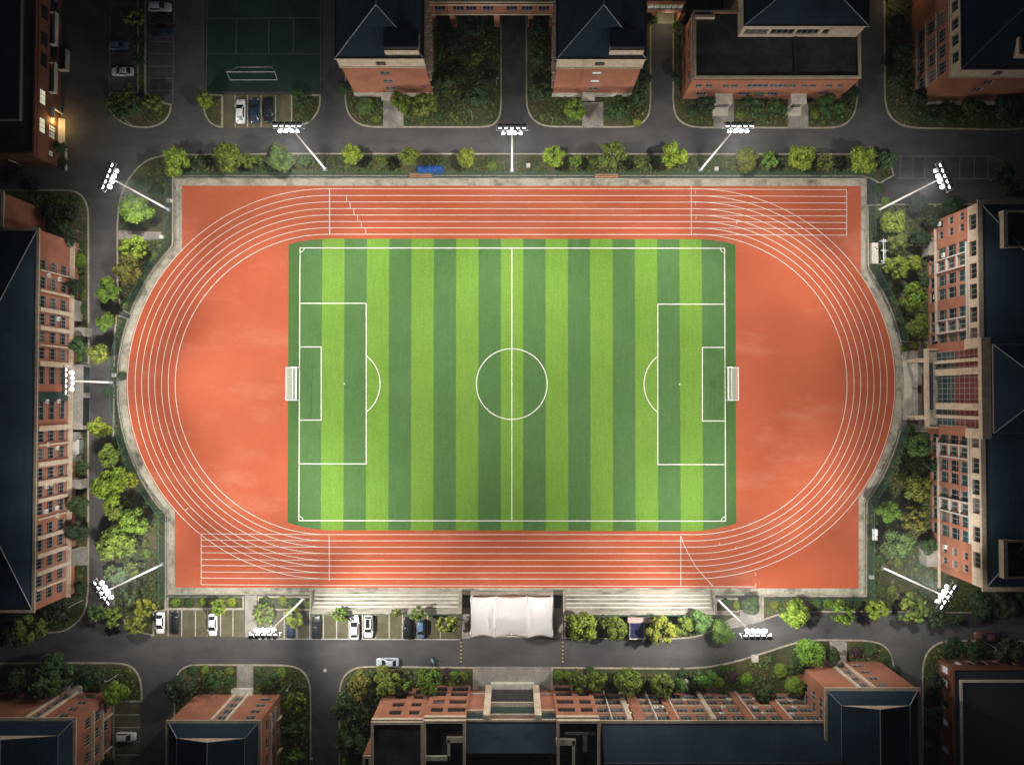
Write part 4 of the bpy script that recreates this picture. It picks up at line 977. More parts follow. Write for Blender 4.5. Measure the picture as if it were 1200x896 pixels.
def make_car(kind, pnt, sunroof=False):
    q = BODY[kind]; root = bpy.data.objects.new('parked_car', None); COL.objects.link(root)
    bm = bmesh.new(); loft(bm, [sec(*s_) for s_ in q['secs']]); bmesh.ops.bevel(bm, geom=bm.edges[:], offset=.02, segments=1, affect='EDGES')
    for y in (1.42, -1.38): pass
    finish(bm, 'body', pnt, root, True)
    (b0, b1, bw), (r0, r1, rw), zt = q['belt'], q['roof'], q['top']; zb = .96 if kind == 'sedan' else (.98 if kind == 'hatch' else 1.06)
    lo = [(-bw,b0,zb),(bw,b0,zb),(bw,b1,zb),(-bw,b1,zb)]; hi = [(-rw,r0,zt),(rw,r0,zt),(rw,r1,zt),(-rw,r1,zt)]
    lo, hi = [Vector(p) for p in lo], [Vector(p) for p in hi]
    bm = bmesh.new()      # pillars and roof shell, painted
    L_ = [bm.verts.new(p) for p in lo]; H_ = [bm.verts.new(p) for p in hi]
    for i in range(4): bm.faces.new((L_[i], L_[(i+1)%4], H_[(i+1)%4], H_[i]))
    mid = [bm.verts.new(Vector((p.x*.78, p.y*.85 + (r0+r1)*.075, zt+.05))) for p in hi]
    for i in range(4): bm.faces.new((H_[i], H_[(i+1)%4], mid[(i+1)%4], mid[i]))
    bm.faces.new(mid); finish(bm, 'roof', pnt, root, True)
    def pane(nm, a, b_, c_, d_, k=(.06,.94,.10,.90)):
        n_ = (b_-a).cross(d_-a).normalized(); bm = bmesh.new(); cen = (a+b_+c_+d_)/4
        if n_.dot(cen - Vector((0, (b0+b1)/2, zb))) < 0: n_ = -n_
        P = lambda u, v: a*(1-u)*(1-v) + b_*u*(1-v) + c_*u*v + d_*(1-u)*v
        pts = [P(k[0],k[2]), P(k[1],k[2]), P(k[1],k[3]), P(k[0],k[3])]
        A = [bm.verts.new(p + n_*.004) for p in pts]; B_ = [bm.verts.new(p + n_*.022) for p in pts]
        bm.faces.new(B_)
        for i in range(4): bm.faces.new((A[i], A[(i+1)%4], B_[(i+1)%4], B_[i]))
        return finish(bm, nm, 'glass_dark', root)
    pane('windscreen', lo[2], lo[3], hi[3], hi[2], (.05,.95,.04,.96)); pane('rear_window', lo[0], lo[1], hi[1], hi[0], (.06,.94,.10,.94))
    pane('side_window', lo[1], lo[2], hi[2], hi[1], (.08,.93,.12,.90)); pane('side_window', lo[3], lo[0], hi[0], hi[3], (.07,.92,.12,.90))
    if sunroof:
        bm = bmesh.new(); box(bm, -rw*.66, r0+.1, zt+.045, rw*.66, r1-.2, zt+.062); finish(bm, 'sunroof', 'glass_dark', root)
    hy = q['secs'][-2][0]
    for s_ in (-1, 1):
        bm = bmesh.new(); box(bm, s_*.42, hy-.12, .58, s_*.72, hy+.03, .74); finish(bm, 'headlight', 'frame_white', root)
        bm = bmesh.new(); box(bm, s_*.45, q['secs'][1][0]-.06, .68, s_*.74, q['secs'][1][0]+.06, .84); finish(bm, 'tail_light', 'paint_maroon', root)
        bm = bmesh.new(); obox(bm, (s_*1.0, .95, 1.02), (.11,0,0), (0,.06,0), (0,0,.07)); finish(bm, 'wing_mirror', pnt, root)
        for y in (1.42, -1.38):
            bm = bmesh.new(); tube(bm, [(s_*.70,y,.32),(s_*.90,y,.32)], .32, 14); tube(bm, [(s_*.895,y,.32),(s_*.915,y,.32)], .19, 10, 1); finish(bm, 'wheel', ['rubber','metal_grey'], root)
    bm = bmesh.new(); box(bm, -.26, hy+.10, .42, .26, hy+.135, .53); finish(bm, 'number_plate', 'paint_navy', root)
    return root
CARS = [ # px x, y of centre, length px, heading (deg, 0 = nose up in the photo), kind, paint, label
 (187.5,730,26,180,'sedan','paint_white',False,'white sedan leftmost in the bays under the track corner, beside the black car'),
 (204.5,729,27,0,'sedan','paint_black',False,'black sedan parked beside the leftmost white sedan below the track corner'),
 (249,732,27,180,'sedan','paint_white',False,'white sedan half under a small green tree in the grass paver bays'),
 (341,734,27,0,'suv','paint_navy',False,'dark navy car with its nose under the tree beside the floodlight arm'),
 (370.3,734.5,28,0,'sedan','paint_black',False,'black sedan parked behind the end of the left bleacher'),
 (415.3,735.3,29,0,'sedan','paint_white',False,'white sedan behind the left bleacher, next to the white car with sunroof'),
 (431.8,734,27,180,'suv','paint_white',True,'white car with black sunroof behind the left bleacher'),
 (477,736,26,0,'sedan','paint_black',False,'dark sedan in shade beside the small blue grey car'),
 (493,737,25,180,'hatch','paint_blue',False,'blue grey hatchback half under a tree near the white canopy'),
 (454,776,27,90,'sedan','paint_silver',False,'silver blue sedan parked along the kerb of the bottom road'),
 (147.5,863,26,-90,'hatch','paint_white',False,'white hatchback in the bays beside the lower left corner block'),
 (1157,745.5,29,90,'sedan','paint_brown',False,'dark reddish brown car on the road at the lower right'),
 (281.5,130,30,0,'sedan','paint_white',False,'white sedan in the bays below the dark ball court'),
 (298.2,129.5,30,0,'sedan','paint_navy',False,'dark blue sedan between the white and the black car by the court'),
 (315,129.5,30,180,'suv','paint_black',False,'black car rightmost in the bays below the ball court'),
 (143,83.5,27,90,'sedan','paint_white',False,'white car with a red striped roof sign panel in the dark car park'),
 (187,8,28,-90,'suv','paint_silver',False,'silver blue car topmost in the dark car park'),
 (188.5,23.5,27,90,'sedan','paint_black',False,'black car between the silver and the navy car in the dark car park'),
 (189,38,28,90,'sedan','paint_navy',False,'dark navy car lowest of the three on the right of the dark car park'),
 (138.5,53,25,-90,'hatch','paint_blue',False,'dull blue car above the white one left of the planted strip')]
for px, py, ln, hd, kind, pnt, sr, lab in CARS:
    r = make_car(kind, pnt, sr); tag(r, lab, 'car', 'parked cars'); k = ln*PXM/4.64*.97
    r.location = G(px, py, .03); r.rotation_euler.z = R(hd); r.scale = (k*.97, k, k*.92)
    r.location = G(px, py, .8*k); r.location.z = .022
    if 'red striped' in lab:
        bm = bmesh.new(); box(bm, -.5, -.95, 1.5, .5, -.25, 1.515); box(bm, -.5, -.24, 1.5, .5, -.14, 1.515, 1); box(bm, -.18, -.8, 1.516, .18, -.5, 1.52, 1); finish(bm, 'roof_panel', ['paint_white','paint_maroon'], r)

# small motor scooters
def scooter(px, py, hd, lab):
    r = empty('motor_scooter', G(px, py, .02), lab, 'scooter', rot=R(hd)); r.scale = (1.35,)*3
    for y in (-.62, .62):
        bm = bmesh.new(); tube(bm, [(-.06,y,.24),(.06,y,.24)], .24, 12); finish(bm, 'wheel', 'rubber', r)
    bm = bmesh.new(); loft(bm, [sec(-.8,.13,.42,.62,.05), sec(-.45,.2,.3,.72,.05), sec(-.05,.18,.25,.62,.05), sec(.1,.17,.22,.32,.04), sec(.42,.17,.22,.34,.04), sec(.5,.2,.25,.85,.05), sec(.62,.16,.5,.9,.05)]); finish(bm, 'body', 'paint_scooter', r)
    bm = bmesh.new(); box(bm, -.16, -.75, .73, .16, -.02, .82); finish(bm, 'saddle', 'rubber', r)
    bm = bmesh.new(); tube(bm, [(0,.62,.24),(0,.5,1.0)], .035, 6); tube(bm, [(-.34,.45,1.03),(.34,.45,1.03)], .03, 6); finish(bm, 'handlebar', 'metal_grey', r)
    bm = bmesh.new(); box(bm, -.2, .53, .62, .2, .60, 1.1); finish(bm, 'leg_shield', 'paint_scooter', r)
paint('paint_scooter', (.16,.30,.36))
scooter(507.3, 774, 8, 'small light blue motor scooter at the kerb of the bottom road')
scooter(366.5, 889, 5, 'small teal motor scooter at the bottom edge by the lane kerb')

# ================================================================== goals
def goal(px, sgn, lab):
    """mouth faces +x when sgn = 1"""
    c = G(px, 449.6, .09); r = empty('football_goal', c, lab, 'goal', 'football goals'); hw, h, d, t = 4.05, 2.5, 3.3, .9
    X = lambda v: v*sgn
    bm = bmesh.new(); tube(bm, [(0,-hw,0),(0,-hw,h),(0,hw,h),(0,hw,0)], .13, 8); finish(bm, 'goal_frame', 'metal_white', r)
    bm = bmesh.new()
    for y in (-hw, hw): tube(bm, [(0,y,h),(X(-t),y,h),(X(-d),y,.05),(0,y,.05)], .07, 6)
    tube(bm, [(X(-t),-hw,h),(X(-t),hw,h)], .07, 6); tube(bm, [(X(-d),-hw,.05),(X(-d),hw,.05)], .09, 6); finish(bm, 'net_frame', 'metal_white', r)
    bm = bmesh.new()
    for q in (((0,-hw,h-.02),(0,hw,h-.02),(X(-t),hw,h-.02),(X(-t),-hw,h-.02)), ((X(-t),-hw,h-.02),(X(-t),hw,h-.02),(X(-d),hw,.06),(X(-d),-hw,.06)),
              ((0,-hw,0.03),(0,-hw,h-.02),(X(-t),-hw,h-.02),(X(-d),-hw,.06)), ((0,hw,.03),(0,hw,h-.02),(X(-t),hw,h-.02),(X(-d),hw,.06))): bm.faces.new([bm.verts.new(p) for p in q])
    finish(bm, 'net', 'goal_net', r)
goal(350.8, 1, 'white football goal with net on the left goal line'); goal(849.6, -1, 'white football goal with net on the right goal line')
# portable frame on the dark court
r = empty('court_goal', G(297, 88, 0), 'thin white goal frame standing on the dark green ball court', 'goal'); o0 = r.location
bm = bmesh.new(); a, b_, c_, d_ = G(270,94,0), G(325,94,0), G(319,79,0), G(278,79,0)
for p, q in ((a,b_),(c_,d_)): tube(bm, [p-o0+Vector((0,0,.1)), q-o0+Vector((0,0,.1))], .055, 6)
finish(bm, 'base_rail', 'metal_white', r)
bm = bmesh.new(); e, f_ = G(265.5,84.5,2.6), G(322,84.5,2.6); tube(bm, [e-o0, f_-o0], .06, 6); tube(bm, [a-o0, e-o0, d_-o0], .04, 6); tube(bm, [b_-o0, f_-o0, c_-o0], .04, 6); finish(bm, 'goal_frame', 'metal_white', r)

# ================================================================== bleachers and canopy
def bleacher(px0, px1, y0, y1, lab):
    a, b_ = G(px0, y0), G(px1, y1); r = empty('bleacher', ((a.x+b_.x)/2, a.y, 0), lab, 'bleacher', 'concrete bleachers along the bottom straight')
    W, D, n_ = b_.x - a.x, a.y - b_.y, 6; st = D/n_
    bm = bmesh.new()
    for k in range(n_): box(bm, -W/2, -st*(k+1), .02, W/2, -st*k - (.002 if k else 0), .35 + .38*k)
    finish(bm, 'seating_steps', 'concrete_pale', r)
    for k in range(1, n_-1):
        bm = bmesh.new(); box(bm, -W/2+.5, -st*k-.42, .35+.38*k+.002, W/2-.5, -st*k-.10, .35+.38*k+.10); finish(bm, 'bench_board', 'plinth', r)
    for s_ in (-1, 1):
        bm = bmesh.new(); box(bm, s_*W/2, -D, .02, s_*(W/2+.3), .1, 2.7); finish(bm, 'side_wall', 'concrete', r)
    bm = bmesh.new(); tube(bm, [(-W/2,-D-.1,3.4),(W/2,-D-.1,3.4)], .05, 6); tube(bm, [(-W/2,-D-.1,2.9),(W/2,-D-.1,2.9)], .04, 6)
    x = -W/2
    while x <= W/2: tube(bm, [(x,-D-.1,2.2),(x,-D-.1,3.4)], .05, 6); x += 2.4
    finish(bm, 'railing', 'fence_green', r)
    bm = bmesh.new(); box(bm, -W/2, -D-.3, .02, W/2, -D, 2.25); finish(bm, 'back_wall', 'concrete', r)
bleacher(368, 540.5, 690.3, 714.8, 'long stained concrete bleacher left of the white canopy'); bleacher(660.5, 833, 690.5, 715.8, 'long stained concrete bleacher right of the white canopy')
# rostrum under the canopy
a, b_ = G(552, 691), G(648, 746)
r = empty('rostrum', ((a.x+b_.x)/2, (a.y+b_.y)/2, 0), 'reddish concrete rostrum with low front wall under the white canopy', 'stage'); W, D = (b_.x-a.x)/2, (a.y-b_.y)/2
bm = bmesh.new(); box(bm, -W, -D+1.5, .02, W, D-.7, 1.5); finish(bm, 'platform', 'orange_wood', r).data.materials[0] = M['brick']
bm = bmesh.new(); box(bm, -W, D-.7, .02, W, D, 2.1); finish(bm, 'front_wall', 'concrete_pale', r)
for s_ in (-1, 1):
    bm = bmesh.new(); box(bm, s_*W, -D+1.5, .02, s_*(W-.7), D-.702, 2.1); finish(bm, 'side_wall', 'concrete_pale', r)
bm = bmesh.new()
for k in range(4): box(bm, -3, -D+1.5-.35*(k+1), .02, 3, -D+1.5-.35*k, 1.2-.3*k)
finish(bm, 'steps', 'plinth', r)
# tensile canopy
zc = 7.4; a, b_ = G(550.8, 698.8, zc), G(648.4, 747.2, zc); xm, ym = (a.x+b_.x)/2, (a.y+b_.y)/2; W, D = (b_.x-a.x)/2, (a.y-b_.y)/2
r = empty('canopy', (xm, ym, 0), 'white tensile membrane canopy with scalloped edges over the rostrum', 'canopy')
bm = bmesh.new(); NX, NY = 48, 18; gr = []
ribs = [-W, -W + (581-550.8)/97.6*2*W, -W + (618.3-550.8)/97.6*2*W, W]
for i in range(NX+1):
    x = -W + 2*W*i/NX; bay = 0 if x < ribs[1] else (1 if x < ribs[2] else 2); t = (x-ribs[bay])/(ribs[bay+1]-ribs[bay]); sag = math.sin(math.pi*min(1,max(0,t)))
    col = []
    for j in range(NY+1):
        v = j/NY*2-1; e = abs(v)
        yy = v*(D - .34*sag*(1 if e > 0 else 1)*e**3)
        zz = zc + 1.15*(1-v*v) - .55*sag*(1-.3*(1-e)) + (.35 if bay == 1 else 0)*(1-e)
        if abs(x) > W-.01: yy = v*(D)*1
        col.append(bm.verts.new((x - math.copysign(.35*(1-e*e), x)*(abs(x)/W)**6, yy, zz)))
    gr.append(col)
for i in range(NX):
    for j in range(NY): bm.faces.new((gr[i][j], gr[i+1][j], gr[i+1][j+1], gr[i][j+1]))
bmesh.ops.solidify(bm, geom=bm.faces[:], thickness=.03); finish(bm, 'membrane', 'tent_white', r, True)
for k in (1, 2):
    bm = bmesh.new(); tube(bm, [(ribs[k], D*v, zc + 1.15*(1-v*v) + .02) for v in [q/8-1 for q in range(17)]], .05, 6); finish(bm, 'seam', 'plinth', r, True)
bm = bmesh.new(); tube(bm, [(0,-D*.95,zc+.0),(0,-D*.6,zc+.35)], .05, 6); finish(bm, 'seam', 'plinth', r)
for x in ribs:
    for v in (-.82, .82):
        xx = x*.985; bm = bmesh.new(); tube(bm, [(xx, v*D*.8, 0), (xx, v*D, zc+.3)], .13, 8); finish(bm, 'post', 'metal_white', r)

# ================================================================== fence round the track
def fence(path, h, lab, z0=.08, step=3.1, parts=True):
    P = [G(x, y, 0) for x, y in path]; r = empty('mesh_fence', (P[0].x, P[0].y, 0), lab, 'fence'); o0 = r.location
    bm = bmesh.new()
    for p, q in zip(P, P[1:]):
        bm.faces.new([bm.verts.new(Vector((u.x, u.y, z)) - o0) for u, z in ((p,z0),(q,z0),(q,h),(p,h))])
    finish(bm, 'mesh', 'fence_mesh', r)
    bm = bmesh.new(); tube(bm, [Vector((p.x,p.y,h)) - o0 for p in P], .055, 6); finish(bm, 'top_rail', 'fence_green', r)
    bm = bmesh.new(); tube(bm, [(0,0,z0),(0,0,h+.05)], .06, 6); me = finish(bm, 'post', 'fence_green', r); first = True
    dist = 0; tot = sum((q-p).length for p, q in zip(P, P[1:])); n_ = min(60, max(2, int(tot/step))); at = 0
    lens = [(q-p).length for p, q in zip(P, P[1:])]
    for k in range(n_+1):
        d = tot*k/n_; i = 0
        while i < len(lens)-1 and d > lens[i]: d -= lens[i]; i += 1
        pt = P[i].lerp(P[i+1], min(1, d/lens[i])) - o0
        if first: me.location = pt; first = False
        else: link_copy(me, r, pt)
aL = [(x-2.2, y) for x, y in ell(CL, CY, 245, 237.5, 141, 222, 22)]
aR1 = [(x+3.2, y) for x, y in ell(CR, CY, 245, 237.5, 32, 12, 8)]; aR2 = [(x+3.2, y) for x, y in ell(CR, CY, 245, 237.5, -12, -33, 8)]
fence([(202,207.5),(1016.5,207.8)], 3.6, 'long green mesh fence behind the top straight')
fence([(202,208.5),(201,287)] + aL, 3.6, 'green mesh fence round the left bend')
fence([(194.2,606),(194.2,697.5)], 3.6, 'short green mesh fence at the lower left corner of the track')
fence([(1017.5,208.5),(1017.8,280)], 3.6, 'green mesh fence at the upper right corner of the track')
fence([(1018,312)] + aR1, 3.6, 'curved green mesh fence on the upper right bend above the terrace')
fence(aR2 + [(1016,598),(1016,698)], 3.6, 'green mesh fence from the terrace down the lower right bend')
fence([(893.5,698.4),(1015.5,698.8)], 3.0, 'green mesh fence under the lower right corner of the track')
fence([(197,697.8),(285.5,697.4)], 1.6, 'low green railing above the planter at lower left')

# ================================================================== small things
def simple(name, bm, m_, lab, cat, loc=None, group=None, rot=0): return tag(finish(bm, name, m_, loc=loc, rot=rot), lab, cat, group)
for px, lab in ((540.3, 'yellow and black rubber speed bump across the road left of the canopy'), (659.4, 'yellow and black rubber speed bump across the road right of the canopy')):
    a, b_ = G(px, 749), G(px, 778); bm = bmesh.new(); n_ = 13
    for k in range(n_):
        y0 = a.y + (b_.y-a.y)*k/n_; y1 = a.y + (b_.y-a.y)*(k+1)/n_ + .01
        bm2 = [(-.2,.004),(-.12,.07),(.12,.07),(.2,.004)]
        A = [bm.verts.new((x, y0-a.y, z)) for x, z in bm2]; B_ = [bm.verts.new((x, y1-a.y, z)) for x, z in bm2]
        for i in range(3): bm.faces.new((A[i], A[i+1], B_[i+1], B_[i])).material_index = k % 2
        bm.faces.new(A[::-1]); bm.faces.new(B_)
    simple('speed_bump', bm, ['rubber', 'yellow_rubber'], lab, 'speed bump', (a.x, a.y, .005), 'speed bumps')
# blue tarpaulin by the top fence
a, b_ = G(489, 194), G(520.5, 205.5); bm = bmesh.new(); W, D = b_.x-a.x, a.y-b_.y; gr = []
for i in range(13):
    gr.append([bm.verts.new((W*i/12, -D*j/5, .9 + .35*math.sin(j/5*math.pi) + .12*math.sin(i*1.3+j) - (.75 if j in (0,5) or i in (0,12) else 0))) for j in range(6)])
for i in range(12):
    for j in range(5): bm.faces.new((gr[i][j], gr[i][j+1], gr[i+1][j+1], gr[i+1][j]))
bmesh.ops.solidify(bm, geom=bm.faces[:], thickness=.04); simple('tarpaulin', bm, 'blue_tarp', 'bright blue tarpaulin sheet over a stack behind the top fence', 'tarpaulin', (a.x, a.y, .1))
def bench(px0, px1, py, lab):
    a, b_ = G(px0, py, .5), G(px1, py, .5); r = empty('bench', ((a.x+b_.x)/2, a.y, .07), lab, 'bench', 'orange benches along the top fence'); W = (b_.x-a.x)/2
    bm = bmesh.new()
    for k in range(3): box(bm, -W, -.42+.3*k, .43, W, -.16+.3*k, .5)
    finish(bm, 'seat', 'orange_wood', r)
    for x in (-W+.5, W-.5):
        bm = bmesh.new(); box(bm, x-.08, -.38, 0, x+.08, .42, .43); finish(bm, 'leg', 'concrete', r)
bench(480, 507, 205.6, 'long pale orange bench in front of the blue tarpaulin'); bench(697, 724.5, 206, 'orange bench behind the top straight below an olive tree')
mat('pink_edge', (.30,.22,.20), (.38,.28,.25), 1, .8)
# shed between the trees under the right bleacher
a, b_ = G(736, 721), G(753, 744); r = empty('booth', ((a.x+b_.x)/2, (a.y+b_.y)/2, 0), 'small booth with pinkish roof edge and dark blue front between two trees', 'booth'); W, D = (b_.x-a.x)/2, (a.y-b_.y)/2
bm = bmesh.new(); box(bm, -W, -D, .1, W, D, 2.5); finish(bm, 'wall', 'plinth', r)
bm = bmesh.new(); box(bm, -W-.5, D-.9, 2.502, W+2.6, D+.4, 2.7); finish(bm, 'roof_edge', 'pink_edge', r)
m_ = mat('blue_panel', (.010,.012,.04), (.028,.03,.085), .8, .25); bm = bmesh.new(); box(bm, -W+.15, -D+.1, 2.502, W-.15, D-1.0, 2.56); finish(bm, 'solar_panel', 'blue_panel', r)
bm = bmesh.new(); box(bm, -W-.1, -D-.12, 2.5, W+.1, -D+.1, 2.66); finish(bm, 'front_edge', 'plinth', r)
# metal cabinet by the left building
a, b_ = G(89.5, 514), G(98.5, 531.5); r = empty('utility_cabinet', ((a.x+b_.x)/2, (a.y+b_.y)/2, .1), 'pale metal utility cabinet in the bed before the left building', 'cabinet'); W, D = (b_.x-a.x)/2, (a.y-b_.y)/2
bm = bmesh.new(); box(bm, -W+.1, -D+.1, 0, W-.1, D-.1, 1.9); finish(bm, 'body', 'metal_grey', r)
bm = bmesh.new(); box(bm, -W, -D, 1.9, -W+.55, D, 2.02); box(bm, -W+.56, -D, 1.9, W, D, 2.05); finish(bm, 'lid', 'frame_white', r)
# white rack by the right fence, notice board
r = empty('rack', G(1024, 297, .1), 'white metal rack with cross arms behind the upper right fence', 'rack'); o0 = r.location
bm = bmesh.new(); box(bm, -.9, -2.7, 0, .7, 2.5, .8); finish(bm, 'base', 'plinth', r)
bm = bmesh.new()
for x in (.95, 1.6):
    tube(bm, [(x,-2.8,0),(x,-2.8,2.6)], .07, 6); tube(bm, [(x,2.9,0),(x,2.9,2.6)], .07, 6)
tube(bm, [(1.1,-2.9,2.6),(1.1,3.1,2.6)], .12, 6); tube(bm, [(1.6,-2.9,2.5),(1.6,3.0,2.5)], .07, 6)
for y in (2.4, .2, -2.4): tube(bm, [(.4,y,2.65),(2.3,y,2.65)], .09, 6)
finish(bm, 'frame', 'metal_white', r)
r = empty('notice_board', G(1019.3, 624, .1), 'blank white board on posts at the lower right fence', 'board')
bm = bmesh.new(); obox(bm, (0,0,2.5), (.5,0,.3), (0,1.35,0), (-.03,0,.05)); finish(bm, 'panel', 'metal_white', r)
for y in (-1.2, 1.2): bm = bmesh.new(); tube(bm, [(0,y,0),(0,y,2.5)], .07, 6); finish(bm, 'post', 'metal_grey', r)
for px, py, lab in ((191,278.5,'small white control box beside the left track fence'), (619,195,'small white cabinet in the verge right of the middle mast'), (838.5,199,'small grey white cabinet beside the mast foot on the top verge'), (1020,675,'small white box behind the lower right fence'), (883.5,770,'small square concrete block on the grass slope by the curved kerb'), (804.5,797,'small white box among shrubs before the long bottom building'), (135.5,439.5,'white box on the fence beside the short mast'), (199.5,236,'white control box at the foot of the upper left mast')):
    r = empty('control_box', G(px, py, .1), lab, 'box', 'control boxes'); s_ = .75 if 'concrete' in lab else .42
    bm = bmesh.new(); box(bm, -s_, -s_, 0, s_, s_, .9); finish(bm, 'body', 'metal_white' if 'concrete' not in lab else 'plinth', r)
    bm = bmesh.new(); box(bm, -s_-.05, -s_-.05, .9, s_+.05, s_+.05, .97); finish(bm, 'lid', 'frame_white' if 'concrete' not in lab else 'plinth', r)
# slender garden lamps
GL = [((155,147),(145,140),'beside the round end of the dark car park island'), ((238,192),(231,186),'in the shaded verge left of the top fence'), ((139,789),(126,799),'in the lawn of the lower left block'), ((97,703),(80,708),'in the dark bed by the lower left building corner'),
      ((1042.5,101.5),(1049.5,94.5),'in the dark garden left of the upper right block'), ((582,101),(581,93),'at the lane edge in the dark garden between tall blocks'), ((553.5,141),(552.5,134),'near the road kerb in the garden between tall blocks'), ((646.5,146),(645.5,138),'left of the walk to the green windowed block'),
      ((1152,751),(1163,759.5),'in the bed under the driving black car'), ((1101,775),(1104,764),'at the left corner of the lower right bed'), ((342,800),(346,790),'in the lawn corner beside the middle bottom block'), ((96,293),(101,311),'in front of the left building at its upper end'),
      ((1047,693),(1044,688),'in the dry grass under the lower right mast'), ((1072,640),(1072,618),'under the olive tree beside the right building'), ((733,800),(735,770),'by the road in front of the long bottom building'), ((410,796),(413,793),'among shrubs at the corner of the bottom lane'), ((688,786),(691,783),'at the kerb near the plaza shrubs'), ((265,200),(265.5,194),'behind the top fence near the left mast')]
bm0 = bmesh.new(); tube(bm0, [(0,0,0),(0,0,4.2)], [.06,.04], 6); POLE = finish(bm0, 'lamp_pole', 'frame_grey'); bm0 = bmesh.new(); tube(bm0, [(0,0,4.15),(.25,0,4.4),(.55,0,4.42)], [.04,.05,.10], 6); HEAD = finish(bm0, 'lamp_shade', 'frame_grey')
for i, ((bx, by), (tx, ty), lab) in enumerate(GL):
    r = empty('garden_lamp', G(bx, by, .09), 'slender white garden lamp ' + lab, 'lamp', 'slender garden lamps', rot=i*1.3)
    k = 1.15 if math.hypot(tx-bx, ty-by) > 10 else (.95 if math.hypot(tx-bx, ty-by) > 6.5 else .7)
    for src in (POLE, HEAD):
        if i == 0: src.parent = r; src.scale = (k,)*3
        else: link_copy(src, r, scale=k)
bm = bmesh.new(); tube(bm, [(0,0,0),(0,0,.02)], .42, 18); tube(bm, [(0,0,.02),(0,0,.028)], .3, 18); simple('manhole_cover', bm, 'plinth', 'pale round manhole cover in the lane junction below the parking bays', 'manhole', G(381, 785, .004))
# ================================================================== trees and shrubs
def crown_mesh(seed, nl=20, leaves=120, flat=.8, leaf=.085, spread=.62, lob=(.26,.42)):
    g = np.random.default_rng(seed); C_ = []
    while len(C_) < nl:
        d = g.normal(size=3); d /= np.linalg.norm(d)
        if d[2] < -.45: continue
        C_.append((d * np.array([1,1,flat]) * spread * g.uniform(.55,1.12), g.uniform(*lob)))
    V, F_ = [], []; V_, n0 = [], 0
    for c, r in C_:
        k = int(leaves * (r/.34)**2); d = g.normal(size=(k,3)); d /= np.linalg.norm(d, axis=1, keepdims=True)
        p = c + d * r * g.uniform(.72, 1.10, (k,1)) * np.array([1,1,.9])
        nrm = d + g.normal(size=(k,3))*.55 + np.array([0,0,.25]); nrm /= np.linalg.norm(nrm, axis=1, keepdims=True)
        t = np.cross(nrm, g.normal(size=(k,3))); t /= np.linalg.norm(t, axis=1, keepdims=True); b_ = np.cross(nrm, t)
        s_ = leaf * g.uniform(.6, 1.35, (k,1))
        for q in (t*1.0, b_*.75, -t*1.0, -b_*.75): V_.append(None)
        quad = np.stack([p+t*s_, p+b_*s_*.75, p-t*s_, p-b_*s_*.75], 1).reshape(-1,3)
        V.append(quad); F_.append(np.arange(k*4).reshape(-1,4) + n0); n0 += k*4
    # dark inner mass so that light does not run straight through
    ico = bmesh.new(); bmesh.ops.create_icosphere(ico, subdivisions=1, radius=1); iv = np.array([v.co[:] for v in ico.verts]); it = [[v.index for v in f.verts] for f in ico.faces]; ico.free()
    tris = []
    for c, r in C_:
        V.append(c + iv*r*.74*g.uniform(.85,1.15,(len(iv),1))); tris += [[i+n0 for i in f] for f in it]; n0 += len(iv)
    me = bpy.data.meshes.new('crown'); me.from_pydata(np.concatenate(V).tolist(), [], np.concatenate(F_).tolist() + tris); me.materials.append(M['foliage']); return me
CROWNS = [crown_mesh(s_, nl, 130, .8, .075, .70, (.18,.40)) for s_, nl in ((11,22),(12,26),(13,30),(14,24),(15,28))]
CROWNS += [crown_mesh(21, 16, 150, .9, .07, .66, (.26,.44)), crown_mesh(22, 34, 90, .75, .075, .78, (.16,.32)), crown_mesh(23, 30, 90, .85, .075, .74, (.18,.34))]
WILD = [crown_mesh(31, 26, 60, .8, .095, .78, (.14,.28)), crown_mesh(32, 30, 55, .7, .10, .82, (.12,.26))]     # open, ragged crowns
ROUND = [crown_mesh(41, 30, 90, .85, .06, .50, (.30,.42)), crown_mesh(42, 34, 90, .8, .06, .54, (.28,.40))]       # clipped or dense
def trunk_mesh(seed):
    g = random.Random(seed); bm = bmesh.new(); top = Vector((g.uniform(-.08,.08), g.uniform(-.08,.08), 1))
    tube(bm, [(0,0,0), (top.x*.3, top.y*.5, .4), top*.8, top*1.0], [.075,.058,.045,.03], 8)
    for k in range(5):
        a = k*1.257 + g.random(); b0 = top*g.uniform(.5,.85); e = b0 + Vector((math.cos(a)*.36, math.sin(a)*.36, g.uniform(.2,.4)))
        tube(bm, [b0, b0.lerp(e,.5)+Vector((0,0,-.03)), e], [.034,.024,.012], 6)
    me = bpy.data.meshes.new('trunk'); bm.to_mesh(me); bm.free(); me.materials.append(M['bark']); return me
TRUNKS = [trunk_mesh(s_) for s_ in (1,2,3)]
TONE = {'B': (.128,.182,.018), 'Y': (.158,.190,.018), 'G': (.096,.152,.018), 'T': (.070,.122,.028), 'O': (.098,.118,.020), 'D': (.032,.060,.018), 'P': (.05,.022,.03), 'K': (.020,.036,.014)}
WORD = {'B': 'bright green', 'Y': 'yellow green', 'G': 'mid green', 'T': 'bluish green', 'O': 'olive green', 'D': 'dark green', 'P': 'purple leaved', 'K': 'very dark'}
TR = random.Random(5); NT = [0]
